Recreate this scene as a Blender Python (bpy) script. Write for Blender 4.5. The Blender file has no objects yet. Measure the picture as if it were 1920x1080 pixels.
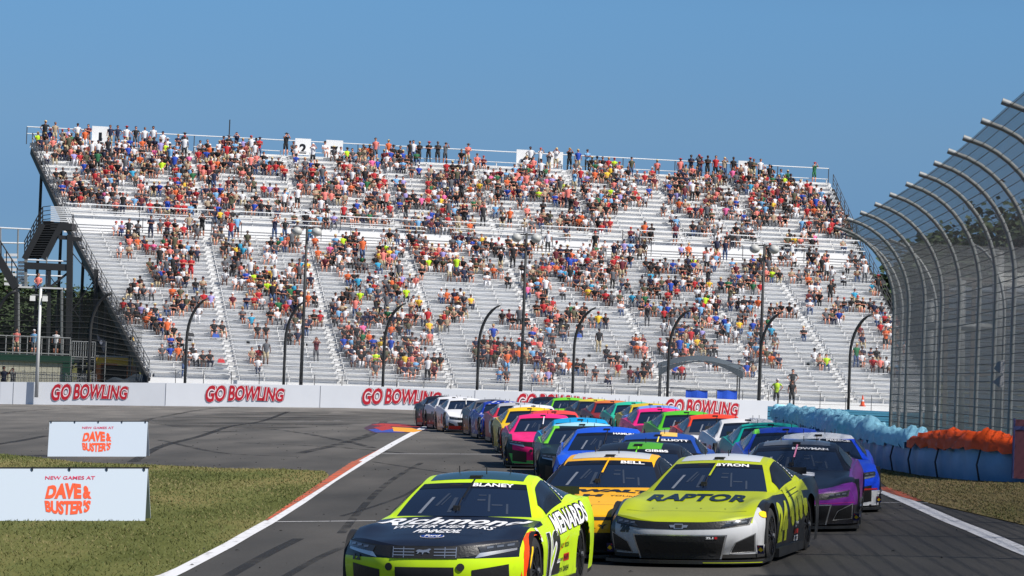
import bpy, bmesh, math, random
import numpy as np
from mathutils import Vector, Matrix
from mathutils.geometry import tessellate_polygon
random.seed(7); RNG = np.random.RandomState(11)
scene = bpy.context.scene
COL = scene.collection
R = math.radians
# ------------------------------------------------------------ camera, sky, sun, exposure
F = 5800.0                       # focal length in photo pixels (1920 wide)
HC = 2.5
PITCH, ROLL = R(1.3237), R(2.2)
camd = bpy.data.cameras.new('camera'); cam = bpy.data.objects.new('camera', camd); COL.objects.link(cam)
camd.sensor_width = 36; camd.lens = F/1920*36; camd.clip_end = 6000; camd.clip_start = 0.5
cF = Vector((0, math.cos(PITCH), math.sin(PITCH))); cU0 = Vector((0, -math.sin(PITCH), math.cos(PITCH))); cR0 = Vector((1, 0, 0))
cR = math.cos(ROLL)*cR0 + math.sin(ROLL)*cU0; cU = math.cos(ROLL)*cU0 - math.sin(ROLL)*cR0
cam.matrix_world = Matrix(((cR.x, cU.x, -cF.x, 0), (cR.y, cU.y, -cF.y, 0), (cR.z, cU.z, -cF.z, HC), (0, 0, 0, 1)))
scene.camera = cam
SUN_EL, SUN_DIR = R(50), Vector((1.0, -0.66, 0)).normalized()
world = bpy.data.worlds.new('World'); scene.world = world; world.use_nodes = True
wn = world.node_tree; bg = wn.nodes['Background']
sky = wn.nodes.new('ShaderNodeTexSky'); sky.sky_type = 'NISHITA'; sky.sun_disc = False
sky.sun_elevation = SUN_EL; sky.sun_rotation = math.atan2(SUN_DIR.x, SUN_DIR.y)
sky.air_density = 0.7; sky.dust_density = 0.0; sky.ozone_density = 3.0; sky.altitude = 2500
tint = wn.nodes.new('ShaderNodeMix'); tint.data_type = 'RGBA'; tint.blend_type = 'MULTIPLY'; tint.inputs[0].default_value = 1; tint.inputs[7].default_value = (1, 1, 1, 1)
stc = wn.nodes.new('ShaderNodeTexCoord'); ssp = wn.nodes.new('ShaderNodeSeparateXYZ'); srp = wn.nodes.new('ShaderNodeValToRGB')
wn.links.new(stc.outputs['Generated'], ssp.inputs[0]); wn.links.new(ssp.outputs[2], srp.inputs[0]); wn.links.new(srp.outputs[0], tint.inputs[7])
se = srp.color_ramp.elements; se[0].position = 0; se[0].color = (.20, .28, .38, 1); se[1].position = .35; se[1].color = (.74, .84, .84, 1)
for p_, c_ in ((.045, (.29, .375, .46, 1)), (.075, (.43, .52, .55, 1)), (.115, (.53, .70, .715, 1))): q_ = se.new(p_); q_.color = c_
wn.links.new(sky.outputs[0], tint.inputs[6]); wn.links.new(tint.outputs[2], bg.inputs[0]); bg.inputs[1].default_value = 0.1
sd = bpy.data.lights.new('sun', 'SUN'); sun = bpy.data.objects.new('sun', sd); COL.objects.link(sun)
sd.energy = 4.6; sd.angle = R(0.5); sd.color = (1.0, 0.955, 0.89)
sv = Vector((SUN_DIR.x*math.cos(SUN_EL), SUN_DIR.y*math.cos(SUN_EL), math.sin(SUN_EL)))
sun.rotation_euler = sv.to_track_quat('Z', 'Y').to_euler()
scene.view_settings.view_transform = 'Standard'; scene.view_settings.look = 'None'
scene.view_settings.exposure = 0.5; scene.view_settings.gamma = 1
scene.cycles.transparent_max_bounces = 16; scene.cycles.max_bounces = 6

# ------------------------------------------------------------ helpers
def C(r, g, b):
    f = lambda c: (c/255/12.92) if c <= 10 else ((c/255+0.055)/1.055)**2.4
    return (f(r), f(g), f(b))
def smooth01(t): t = np.clip(t, 0, 1); return t*t*(3-2*t)
def CR(keys):
    xs = np.array([k[0] for k in keys], float); ys = np.array([k[1] for k in keys], float)
    m = np.gradient(ys, xs)
    def f(x):
        x = np.clip(x, xs[0], xs[-1]); i = np.clip(np.searchsorted(xs, x)-1, 0, len(xs)-2)
        h = xs[i+1]-xs[i]; t = (x-xs[i])/h
        return (2*t**3-3*t**2+1)*ys[i]+(t**3-2*t**2+t)*h*m[i]+(-2*t**3+3*t**2)*ys[i+1]+(t**3-t**2)*h*m[i+1]
    return f
def ray(px, py): return cF + cR*((px-960)/F) + cU*((540-py)/F)
def Wp(px, py, Y):                 # where the sight line through a photo pixel meets the depth Y
    d = ray(px, py); return Vector((0, 0, HC)) + d*(Y/d.y)
def Zw(X, Y):                      # ground height
    d = np.interp(X, [-160, -34, -10, 17.5, 60, 200], [3.6, -.5, -.75, -1.75, -3.4, -8.0])
    w = np.interp(Y, [45, 65, 97, 125, 160, 205, 400], [0, .08, .13, .24, .58, 1.0, 1.0])
    return math.tan(ROLL)*np.clip(X, -60, 200) + w*d
def Gp(px, py):                    # where the sight line meets the ground
    d = ray(px, py); lo, hi = 5.0, 900.0
    for _ in range(60):
        m = (lo+hi)/2; p = d*(m/d.y)
        if HC + p.z > Zw(p.x, m): lo = m
        else: hi = m
    p = d*(lo/d.y); return Vector((p.x, lo, float(Zw(p.x, lo))))
def proj(p):
    v = Vector(p)-Vector((0, 0, HC)); z = v.dot(cF)
    return 960+F*v.dot(cR)/z, 540-F*v.dot(cU)/z

MATS = {}
def mat(name, rgb, rough=.6, metal=0, coat=0, var=0, scale=8, spec=.5, emit=0, bump=0):
    if name in MATS: return MATS[name]
    m = bpy.data.materials.new(name); m.use_nodes = True; MATS[name] = m
    n = m.node_tree; b = n.nodes['Principled BSDF']
    b.inputs['Base Color'].default_value = (*rgb, 1); b.inputs['Roughness'].default_value = rough
    b.inputs['Metallic'].default_value = metal; b.inputs['Coat Weight'].default_value = coat
    b.inputs['Coat Roughness'].default_value = .06; b.inputs['Specular IOR Level'].default_value = spec
    if var or bump:
        tc = n.nodes.new('ShaderNodeTexCoord'); no = n.nodes.new('ShaderNodeTexNoise')
        no.inputs['Scale'].default_value = scale; no.inputs['Detail'].default_value = 5
        n.links.new(tc.outputs['Object'], no.inputs['Vector'])
    if var:
        mx = n.nodes.new('ShaderNodeMix'); mx.data_type = 'RGBA'
        mx.inputs[6].default_value = (*[c*(1-var) for c in rgb], 1); mx.inputs[7].default_value = (*[min(1, c*(1+var)) for c in rgb], 1)
        n.links.new(no.outputs[0], mx.inputs[0]); n.links.new(mx.outputs[2], b.inputs['Base Color'])
    if bump:
        bp = n.nodes.new('ShaderNodeBump'); bp.inputs['Strength'].default_value = bump; bp.inputs['Distance'].default_value = .05
        n.links.new(no.outputs[0], bp.inputs['Height']); n.links.new(bp.outputs[0], b.inputs['Normal'])
    return m

class MB:
    def __init__(s): s.v = []; s.f = []; s.m = []
    def add(s, vs, fs, m=0):
        o = len(s.v); s.v.extend([tuple(map(float, v)) for v in vs])
        for f in fs: s.f.append(tuple(i+o for i in f)); s.m.append(m)
        return s
    def hexa(s, p, m=0):           # 8 corner points: bottom 4, top 4
        return s.add(p, [(3, 2, 1, 0), (4, 5, 6, 7), (0, 1, 5, 4), (1, 2, 6, 5), (2, 3, 7, 6), (3, 0, 4, 7)], m)
    def box(s, x0, x1, y0, y1, z0, z1, m=0):
        return s.hexa([(x0, y0, z0), (x1, y0, z0), (x1, y1, z0), (x0, y1, z0), (x0, y0, z1), (x1, y0, z1), (x1, y1, z1), (x0, y1, z1)], m)
    def beam(s, a, b, w, h, m=0, up=(0, 0, 1)):
        a, b, up = Vector(a), Vector(b), Vector(up); d = (b-a).normalized(); x = d.cross(up)
        if x.length < 1e-4: x = d.cross(Vector((0, 1, 0)))
        x.normalize(); y = x.cross(d).normalized(); x *= w/2; y *= h/2
        return s.hexa([a-x-y, a+x-y, b+x-y, b-x-y, a-x+y, a+x+y, b+x+y, b-x+y], m)
    def tube(s, pts, rad, n=6, m=0, caps=True, flat=1.0):
        pts = [Vector(p) for p in pts]; k = len(pts)
        if not hasattr(rad, '__len__'): rad = [rad]*k
        vs = []; prev = None
        for i, p in enumerate(pts):
            d = (pts[min(i+1, k-1)]-pts[max(i-1, 0)]).normalized()
            if prev is None:
                x = d.cross(Vector((0, 1, 0)) if abs(d.y) < .9 else Vector((1, 0, 0))).normalized()
            else: x = (prev - d*prev.dot(d)).normalized()
            prev = x; y = d.cross(x)
            for j in range(n):
                a = 2*math.pi*j/n; vs.append(p + x*(rad[i]*math.cos(a)) + y*(rad[i]*math.sin(a)*flat))
        fs = [(i*n+j, i*n+(j+1) % n, (i+1)*n+(j+1) % n, (i+1)*n+j) for i in range(k-1) for j in range(n)]
        if caps: fs += [tuple(range(n-1, -1, -1)), tuple((k-1)*n+j for j in range(n))]
        return s.add(vs, fs, m)
    def grid(s, fn, nu, nv, m=0, flip=False):
        vs = [fn(i/nu, j/nv) for i in range(nu+1) for j in range(nv+1)]
        w = nv+1; fs = []
        for i in range(nu):
            for j in range(nv):
                q = (i*w+j, (i+1)*w+j, (i+1)*w+j+1, i*w+j+1); fs.append(q[::-1] if flip else q)
        return s.add(vs, fs, m)
    def ball(s, c, r, m=0, nu=8, nv=5, sz=1):
        c = Vector(c); vs = [c+Vector((0, 0, -r*sz))]
        for i in range(1, nv):
            a = math.pi*i/nv-math.pi/2
            for j in range(nu):
                b = 2*math.pi*j/nu; vs.append(c+Vector((r*math.cos(a)*math.cos(b), r*math.cos(a)*math.sin(b), r*sz*math.sin(a))))
        vs.append(c+Vector((0, 0, r*sz))); fs = []
        for j in range(nu):
            fs.append((0, 1+(j+1) % nu, 1+j)); t = 1+(nv-2)*nu; fs.append((len(vs)-1, t+j, t+(j+1) % nu))
            for i in range(nv-2):
                a = 1+i*nu; fs.append((a+j, a+(j+1) % nu, a+nu+(j+1) % nu, a+nu+j))
        return s.add(vs, fs, m)
    def flat2d(s, tri, fn, m=0):
        vs, fs = tri; return s.add([fn(u, v) for u, v in vs], fs, m)
    def mesh(s, name, mats, smooth=False, sharp=None):
        me = bpy.data.meshes.new(name); me.from_pydata(s.v, [], s.f)
        for mt in mats: me.materials.append(mt)
        me.polygons.foreach_set('material_index', s.m)
        if smooth:
            me.polygons.foreach_set('use_smooth', [True]*len(me.polygons))
            if sharp: me.set_sharp_from_angle(angle=R(sharp))
        me.update(); return me
    def build(s, name, mats, parent=None, smooth=False, sharp=None):
        if not isinstance(mats, (list, tuple)): mats = [mats]
        o = bpy.data.objects.new(name, s.mesh(name, mats, smooth, sharp)); COL.objects.link(o)
        if parent: o.parent = parent
        return o
def tag(o, label=None, cat=None, group=None, kind=None):
    if label: o['label'] = label
    if cat: o['category'] = cat
    if group: o['group'] = group
    if kind: o['kind'] = kind
    return o
def thing(name, label, cat, loc=(0, 0, 0), group=None, M=None):
    o = bpy.data.objects.new(name, None); COL.objects.link(o); o.empty_display_size = .2
    if M is not None: o.matrix_world = M
    else: o.location = loc
    return tag(o, label, cat, group)
def copy_of(me, name, parent=None, M=None):
    o = bpy.data.objects.new(name, me); COL.objects.link(o)
    if parent: o.parent = parent
    if M is not None: o.matrix_world = M
    return o

# 2-D shapes: lettering and outlines, fitted to a rectangle, cut into small triangles
_tx = {}
def raw_text(s, bold=.02, space=1.0):
    k = (s, bold, space)
    if k in _tx: return _tx[k]
    cu = bpy.data.curves.new('lettering', 'FONT'); cu.body = s; cu.size = 1; cu.offset = bold; cu.resolution_u = 3; cu.space_character = space
    ob = bpy.data.objects.new('lettering', cu); COL.objects.link(ob)
    dg = bpy.context.evaluated_depsgraph_get(); me = ob.evaluated_get(dg).to_mesh()
    me.calc_loop_triangles(); v = [(a.co.x, a.co.y) for a in me.vertices]; f = [tuple(t.vertices) for t in me.loop_triangles]
    ob.evaluated_get(dg).to_mesh_clear(); bpy.data.objects.remove(ob); bpy.data.curves.remove(cu)
    xs = [a[0] for a in v]; ys = [a[1] for a in v]; x0, x1, y0, y1 = min(xs), max(xs), min(ys), max(ys)
    v = [((x-x0)/(x1-x0), (y-y0)/(y1-y0)) for x, y in v]; _tx[k] = (v, f); return _tx[k]
def cut(vs, fs, L):
    vs = list(vs); out = []; st = list(fs); mid = {}
    while st:
        a, b, c = st.pop(); e = []
        for i, j in ((a, b), (b, c), (c, a)): e.append((vs[i][0]-vs[j][0])**2+(vs[i][1]-vs[j][1])**2)
        k = e.index(max(e))
        if e[k] <= L*L: out.append((a, b, c)); continue
        if k == 1: a, b, c = b, c, a
        elif k == 2: a, b, c = c, a, b
        q = (min(a, b), max(a, b))
        if q not in mid: mid[q] = len(vs); vs.append(((vs[a][0]+vs[b][0])/2, (vs[a][1]+vs[b][1])/2))
        m = mid[q]; st += [(a, m, c), (m, b, c)]
    return vs, out
def txt(s, x0, x1, y0, y1, L=.12, bold=.02, shear=0, warp=None, flip=False, space=1.0):
    v, f = raw_text(s, bold, space); w, h = x1-x0, y1-y0
    v = [(x0+w*u+shear*h*t, y0+h*t) for u, t in v]
    if warp: v = [warp(*p) for p in v]
    return cut(v, f, L)
def poly(pts, L=.12):
    t = tessellate_polygon([[Vector((x, y, 0)) for x, y in pts]])
    return cut(pts, [tuple(q) for q in t], L)
def ell(cx, cy, rx, ry, n=16): return [(cx+rx*math.cos(2*math.pi*i/n), cy+ry*math.sin(2*math.pi*i/n)) for i in range(n)]

# ------------------------------------------------------------ ground, track, paint
def ground_material(name='dry_grass', g=((.075, .085, .021), (.20, .165, .066), (.115, .120, .036))):
    m = bpy.data.materials.new(name); m.use_nodes = True; n = m.node_tree; b = n.nodes['Principled BSDF']; b.inputs['Roughness'].default_value = .95
    b.inputs['Specular IOR Level'].default_value = .1
    tc = n.nodes.new('ShaderNodeTexCoord'); mp = n.nodes.new('ShaderNodeMapping'); mp.inputs['Scale'].default_value = (.35, .12, 1)
    a = n.nodes.new('ShaderNodeTexNoise'); a.inputs['Scale'].default_value = 1; a.inputs['Detail'].default_value = 7
    a2 = n.nodes.new('ShaderNodeTexNoise'); a2.inputs['Scale'].default_value = 14; a2.inputs['Detail'].default_value = 6
    n.links.new(tc.outputs['Object'], mp.inputs[0]); n.links.new(mp.outputs[0], a.inputs[0]); n.links.new(tc.outputs['Object'], a2.inputs[0])
    r = n.nodes.new('ShaderNodeValToRGB'); e = r.color_ramp.elements
    e[0].position = .38; e[0].color = (*g[0], 1); e[1].position = .64; e[1].color = (*g[1], 1)
    q = e.new(.5); q.color = (*g[2], 1)
    mx = n.nodes.new('ShaderNodeMix'); mx.data_type = 'RGBA'; mx.blend_type = 'MULTIPLY'; mx.inputs[0].default_value = .75
    r2 = n.nodes.new('ShaderNodeValToRGB'); r2.color_ramp.elements[0].position = .3; r2.color_ramp.elements[0].color = (.7, .7, .66, 1)
    r2.color_ramp.elements[1].position = .7; r2.color_ramp.elements[1].color = (1.15, 1.15, 1.15, 1)
    n.links.new(a.outputs[0], r.inputs[0]); n.links.new(a2.outputs[0], r2.inputs[0])
    n.links.new(r.outputs[0], mx.inputs[6]); n.links.new(r2.outputs[0], mx.inputs[7]); n.links.new(mx.outputs[2], b.inputs['Base Color'])
    return m
def asphalt_material():
    m = bpy.data.materials.new('asphalt'); m.use_nodes = True; n = m.node_tree; b = n.nodes['Principled BSDF']; b.inputs['Roughness'].default_value = .82
    b.inputs['Specular IOR Level'].default_value = .3
    tc = n.nodes.new('ShaderNodeTexCoord')
    def noise(sc, det, scale=(1, 1, 1)):
        mp = n.nodes.new('ShaderNodeMapping'); mp.inputs['Scale'].default_value = scale; a = n.nodes.new('ShaderNodeTexNoise')
        a.inputs['Scale'].default_value = sc; a.inputs['Detail'].default_value = det
        n.links.new(tc.outputs['Object'], mp.inputs[0]); n.links.new(mp.outputs[0], a.inputs[0]); return a
    a = noise(.5, 6, (1, .25, 1)); g = noise(40, 3)
    r = n.nodes.new('ShaderNodeValToRGB'); e = r.color_ramp.elements
    e[0].position = .3; e[0].color = (.042, .040, .037, 1); e[1].position = .72; e[1].color = (.090, .083, .075, 1)
    # racing line: darker old rubber where the cars run, paler worn asphalt far out
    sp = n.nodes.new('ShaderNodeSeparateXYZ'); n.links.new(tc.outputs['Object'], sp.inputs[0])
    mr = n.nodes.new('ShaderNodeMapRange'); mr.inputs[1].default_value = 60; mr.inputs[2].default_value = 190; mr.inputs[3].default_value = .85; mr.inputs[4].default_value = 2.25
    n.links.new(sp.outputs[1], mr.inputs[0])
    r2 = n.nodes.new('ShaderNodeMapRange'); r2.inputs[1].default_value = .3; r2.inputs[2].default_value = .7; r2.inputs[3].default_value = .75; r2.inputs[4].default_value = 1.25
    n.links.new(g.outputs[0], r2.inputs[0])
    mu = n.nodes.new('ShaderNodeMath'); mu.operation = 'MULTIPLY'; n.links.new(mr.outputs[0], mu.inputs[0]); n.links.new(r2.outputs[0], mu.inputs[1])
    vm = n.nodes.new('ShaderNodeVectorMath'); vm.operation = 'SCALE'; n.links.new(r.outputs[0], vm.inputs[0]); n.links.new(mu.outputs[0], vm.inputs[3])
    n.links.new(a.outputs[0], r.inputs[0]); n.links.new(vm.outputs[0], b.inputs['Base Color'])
    return m
def sheet(name, pts, mt, dz, L=3.0):
    """flat polygon (ground x, y) draped on the terrain"""
    vs, fs = poly(pts, L); z = Zw(np.array([p[0] for p in vs]), np.array([p[1] for p in vs]))
    b = MB().add([(p[0], p[1], float(z[i])+dz) for i, p in enumerate(vs)], fs)
    o = b.build(name, mt); tag(o, kind='structure'); return o
GRASS = ground_material(); ASPH = asphalt_material()
xs = sorted(set(list(np.arange(-160, 161, 8)) + [-4000, -1500, -600, -300, 300, 600, 1500, 4000]))
ys = sorted(set(list(np.arange(0, 420, 8)) + [-600, -100, -30, 500, 700, 1200, 2500, 5500]))
g = MB(); gv = [(x, y, float(Zw(np.clip(x, -160, 200), y))-.06) for y in ys for x in xs]; nx = len(xs)
g.add(gv, [(j*nx+i, j*nx+i+1, (j+1)*nx+i+1, (j+1)*nx+i) for j in range(len(ys)-1) for i in range(nx-1)])
tag(g.build('ground', GRASS), kind='structure')
def gx(pts): return [(Gp(*p).x, Gp(*p).y) for p in pts]
RIGHT_EDGE = gx([(1640, 890), (1652, 905), (1668, 918), (1720, 938), (1790, 955), (1919, 985)])
track = [(-70, 215), (-70, 130)] + [(-45, 85)] + [(-11, 12), (7, 12), (9, 30)] + RIGHT_EDGE[::-1] + [(9.6, 82), (10.2, 100), (11.5, 125), (16, 170), (26, 200), (60, 215)]
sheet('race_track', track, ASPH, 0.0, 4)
isl = gx([(0, 852), (60, 857), (150, 868), (300, 873), (420, 879), (520, 880), (608, 884), (617, 892), (600, 912), (560, 940), (500, 975), (420, 1020), (330, 1066), (300, 1079)])
isl = [(-40, isl[0][1]+6)] + isl + [(-6, 24), (-9, 12), (-40, 12)]
sheet('grass_island', isl, GRASS, 0.012, 2)
sheet('grass_verge', RIGHT_EDGE+[(9.4, 24), (16, 24), (16, 66), (10.7, 67), (9.4, 71), (9.3, 76)], ground_material('tan_verge', ((.13, .115, .04), (.27, .20, .10), (.19, .15, .065))), .012, 2)
def strip(name, pts, w, mt, dz, n=0, kind='structure'):
    """painted line along ground points"""
    P = [Vector((p[0], p[1], 0)) for p in pts]; Q = []
    for i in range(len(P)-1):
        k = max(1, int((P[i+1]-P[i]).length/2.0))
        for j in range(k): Q.append((P[i].lerp(P[i+1], j/k), (w[i]+(w[i+1]-w[i])*j/k) if hasattr(w, '__len__') else w))
    Q.append((P[-1], w[-1] if hasattr(w, '__len__') else w)); vs = []
    for i, (p, ww) in enumerate(Q):
        d = (Q[min(i+1, len(Q)-1)][0]-Q[max(i-1, 0)][0]).normalized(); s = Vector((-d.y, d.x, 0))*ww/2
        for q in (p+s, p-s): vs.append((q.x, q.y, float(Zw(q.x, q.y))+dz))
    o = MB().add(vs, [(2*i, 2*i+1, 2*i+3, 2*i+2) for i in range(len(Q)-1)]).build(name, mt); tag(o, kind=kind); return o
def worn(name, rgb, under, lo=.42, hi=.5, sc=5, alpha=False, st=(1, 1, 1)):
    m = bpy.data.materials.new(name); m.use_nodes = True; n = m.node_tree; b = n.nodes['Principled BSDF']; b.inputs['Roughness'].default_value = .8
    tc = n.nodes.new('ShaderNodeTexCoord'); mp = n.nodes.new('ShaderNodeMapping'); mp.inputs['Scale'].default_value = st
    a = n.nodes.new('ShaderNodeTexNoise'); a.inputs['Scale'].default_value = sc; a.inputs['Detail'].default_value = 8
    n.links.new(tc.outputs['Object'], mp.inputs[0]); n.links.new(mp.outputs[0], a.inputs[0])
    mr = n.nodes.new('ShaderNodeMapRange'); mr.inputs[1].default_value = lo; mr.inputs[2].default_value = hi; mr.inputs[4].default_value = .62 if alpha else 1; n.links.new(a.outputs[0], mr.inputs[0])
    if alpha: b.inputs['Base Color'].default_value = (*rgb, 1); n.links.new(mr.outputs[0], b.inputs['Alpha'])
    else:
        mx = n.nodes.new('ShaderNodeMix'); mx.data_type = 'RGBA'; mx.inputs[6].default_value = (*under, 1); mx.inputs[7].default_value = (*rgb, 1)
        n.links.new(mr.outputs[0], mx.inputs[0]); n.links.new(mx.outputs[2], b.inputs['Base Color'])
    return m
WL = worn('white_road_paint', (.62, .62, .64), (.2, .2, .2), .3, .42, 6); OR = worn('orange_kerb_paint', (.50, .085, .03), (.13, .09, .06), .36, .56, 4)
left = gx([(240, 1115), (330, 1072), (420, 1026), (497, 983), (560, 944), (620, 903), (680, 866), (738, 832), (775, 812), (800, 800)])
strip('painted_line', left, [.25, .25, .24, .23, .22, .22, .23, .25, .28, .3], WL, .009)
strip('kerb_paint', gx([(500, 977), (557, 940), (618, 900), (670, 866)]), [.05, .12, .2, .25], OR, .018)
strip('kerb_paint', gx([(662, 870), (692, 855), (720, 840)]), [.26, .2, .1], OR, .005)
strip('painted_line', gx([(1640, 915), (1700, 940), (1790, 980), (1919, 1034), (2100, 1105)]), .30, WL, .009)
strip('kerb_paint', gx([(1650, 914), (1690, 928), (1722, 940)]), [.3, .3, .12], OR, .013)
strip('thin_track_line', gx([(500, 979), (705, 977)]), .09, WL, .006)
strip('thin_track_line', gx([(716, 851), (940, 852)]), .14, WL, .006)
strip('thin_track_line', gx([(1640, 943), (1740, 943)]), .08, WL, .006)
for a, b in (((20, 766), (150, 764)), ((180, 764), (330, 766)), ((545, 790), (640, 789)), ((660, 789), (700, 790))):
    strip('thin_track_line', gx([a, b]), .5, worn('faded_paint', (.6, .6, .6), (.1, .1, .1), .48, .6, 2, True), .006)
RUB = worn('tyre_rubber_marks', (.012, .012, .013), (0, 0, 0), .36, .62, 2.5, True, (1, .3, 1))
RUBD = worn('dense_rubber_marks', (.012, .012, .013), (0, 0, 0), .25, .5, 2.5, True, (1, .3, 1))
sk = [([(248, 866), (300, 838), (375, 818), (430, 800), (490, 790), (540, 772)], .3, 1), ([(-10, 834), (40, 826), (88, 817)], .35, 1),
      ([(270, 788), (380, 768), (470, 761)], .45, 0), ([(0, 775), (80, 768), (200, 762)], .5, 0), ([(440, 830), (620, 838), (760, 850)], .3, 0),
      ([(560, 850), (640, 832), (700, 812), (720, 790)], .4, 0), ([(640, 968), (700, 950), (760, 928), (800, 905), (880, 880)], .16, 1),
      ([(700, 866), (790, 880), (880, 893), (950, 905)], .2, 1), ([(520, 1090), (600, 1045), (680, 1010), (720, 980), (770, 930)], .22, 0),
      ([(420, 1085), (500, 1040), (560, 1010)], .3, 1), ([(640, 1000), (690, 940), (735, 900), (790, 868)], .25, 0), 

      ([(380, 800), (520, 806), (640, 826), (700, 840)], .3, 0), ([(300, 825), (420, 850), (560, 856)], .25, 0)]
def curve_pts(p):
    xs_ = np.array([a[0] for a in p], float); ys_ = np.array([a[1] for a in p], float); t = np.arange(len(p)); tt = np.linspace(0, len(p)-1, (len(p)-1)*6+1)
    return list(zip(CR(list(zip(t, xs_)))(tt), CR(list(zip(t, ys_)))(tt)))
for p, w, d in [(curve_pts(p), w*(.55 if p[0][1] > 900 or p[-1][1] > 900 else .9), d) for p, w, d in sk]: strip('tyre_mark', gx(p), w, RUBD if d else RUB, .0035)
# smudged rubber on the outside of the turn
sheet('rubber_smear', gx([(250, 790), (420, 774), (640, 770), (800, 776), (790, 788), (600, 800), (400, 812)]), worn('rubber_smear', (.01, .01, .01), (0, 0, 0), .42, .72, .35, True, (.4, 1.6, 1)), .0025, 3)
# painted emblem in the run-off, red with a yellow flash and a blue edge
LP = [mat('emblem_red', C(160, 45, 40), .7), mat('emblem_yellow', C(220, 150, 40), .7), mat('emblem_blue', C(50, 70, 150), .7), mat('emblem_dark', C(70, 45, 60), .7)]
def pad(pts, m, dz): 
    o = sheet('painted_emblem', gx(pts), LP[m], dz, 3); return o
pad([(682, 803), (700, 794), (740, 793), (795, 800), (802, 806), (770, 812), (700, 812)], 3, .004)
pad([(695, 797), (715, 794), (770, 797), (795, 802), (740, 800)], 0, .007)
pad([(690, 806), (730, 801), (760, 811), (705, 811)], 2, .008)
pad([(735, 801), (772, 803), (792, 808), (775, 811), (738, 809)], 1, .010)
pad([(700, 802), (728, 798), (738, 804), (716, 808)], 0, .011)

# crumbs of tyre rubber lying on the asphalt
rs = np.random.RandomState(8); db = MB()
for _ in range(900):
    y = 24+110*rs.rand()**1.4; x = rs.uniform(-6-.1*y, 7.5); r_ = rs.uniform(.006, .020); a = rs.rand()*6.28; z = float(Zw(x, y))+.008; c_, s_ = math.cos(a)*r_*2, math.sin(a)*r_
    db.add([(x-c_, y-s_, z), (x+s_, y-c_*.5, z), (x+c_, y+s_, z), (x, y, z+r_)], [(0, 1, 3), (1, 2, 3), (2, 0, 3)])
tag(db.build('rubber_debris', mat('rubber_crumb', (.012, .012, .012), .9)), 'crumbs of tyre rubber scattered over the asphalt', 'debris', kind='stuff')
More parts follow.
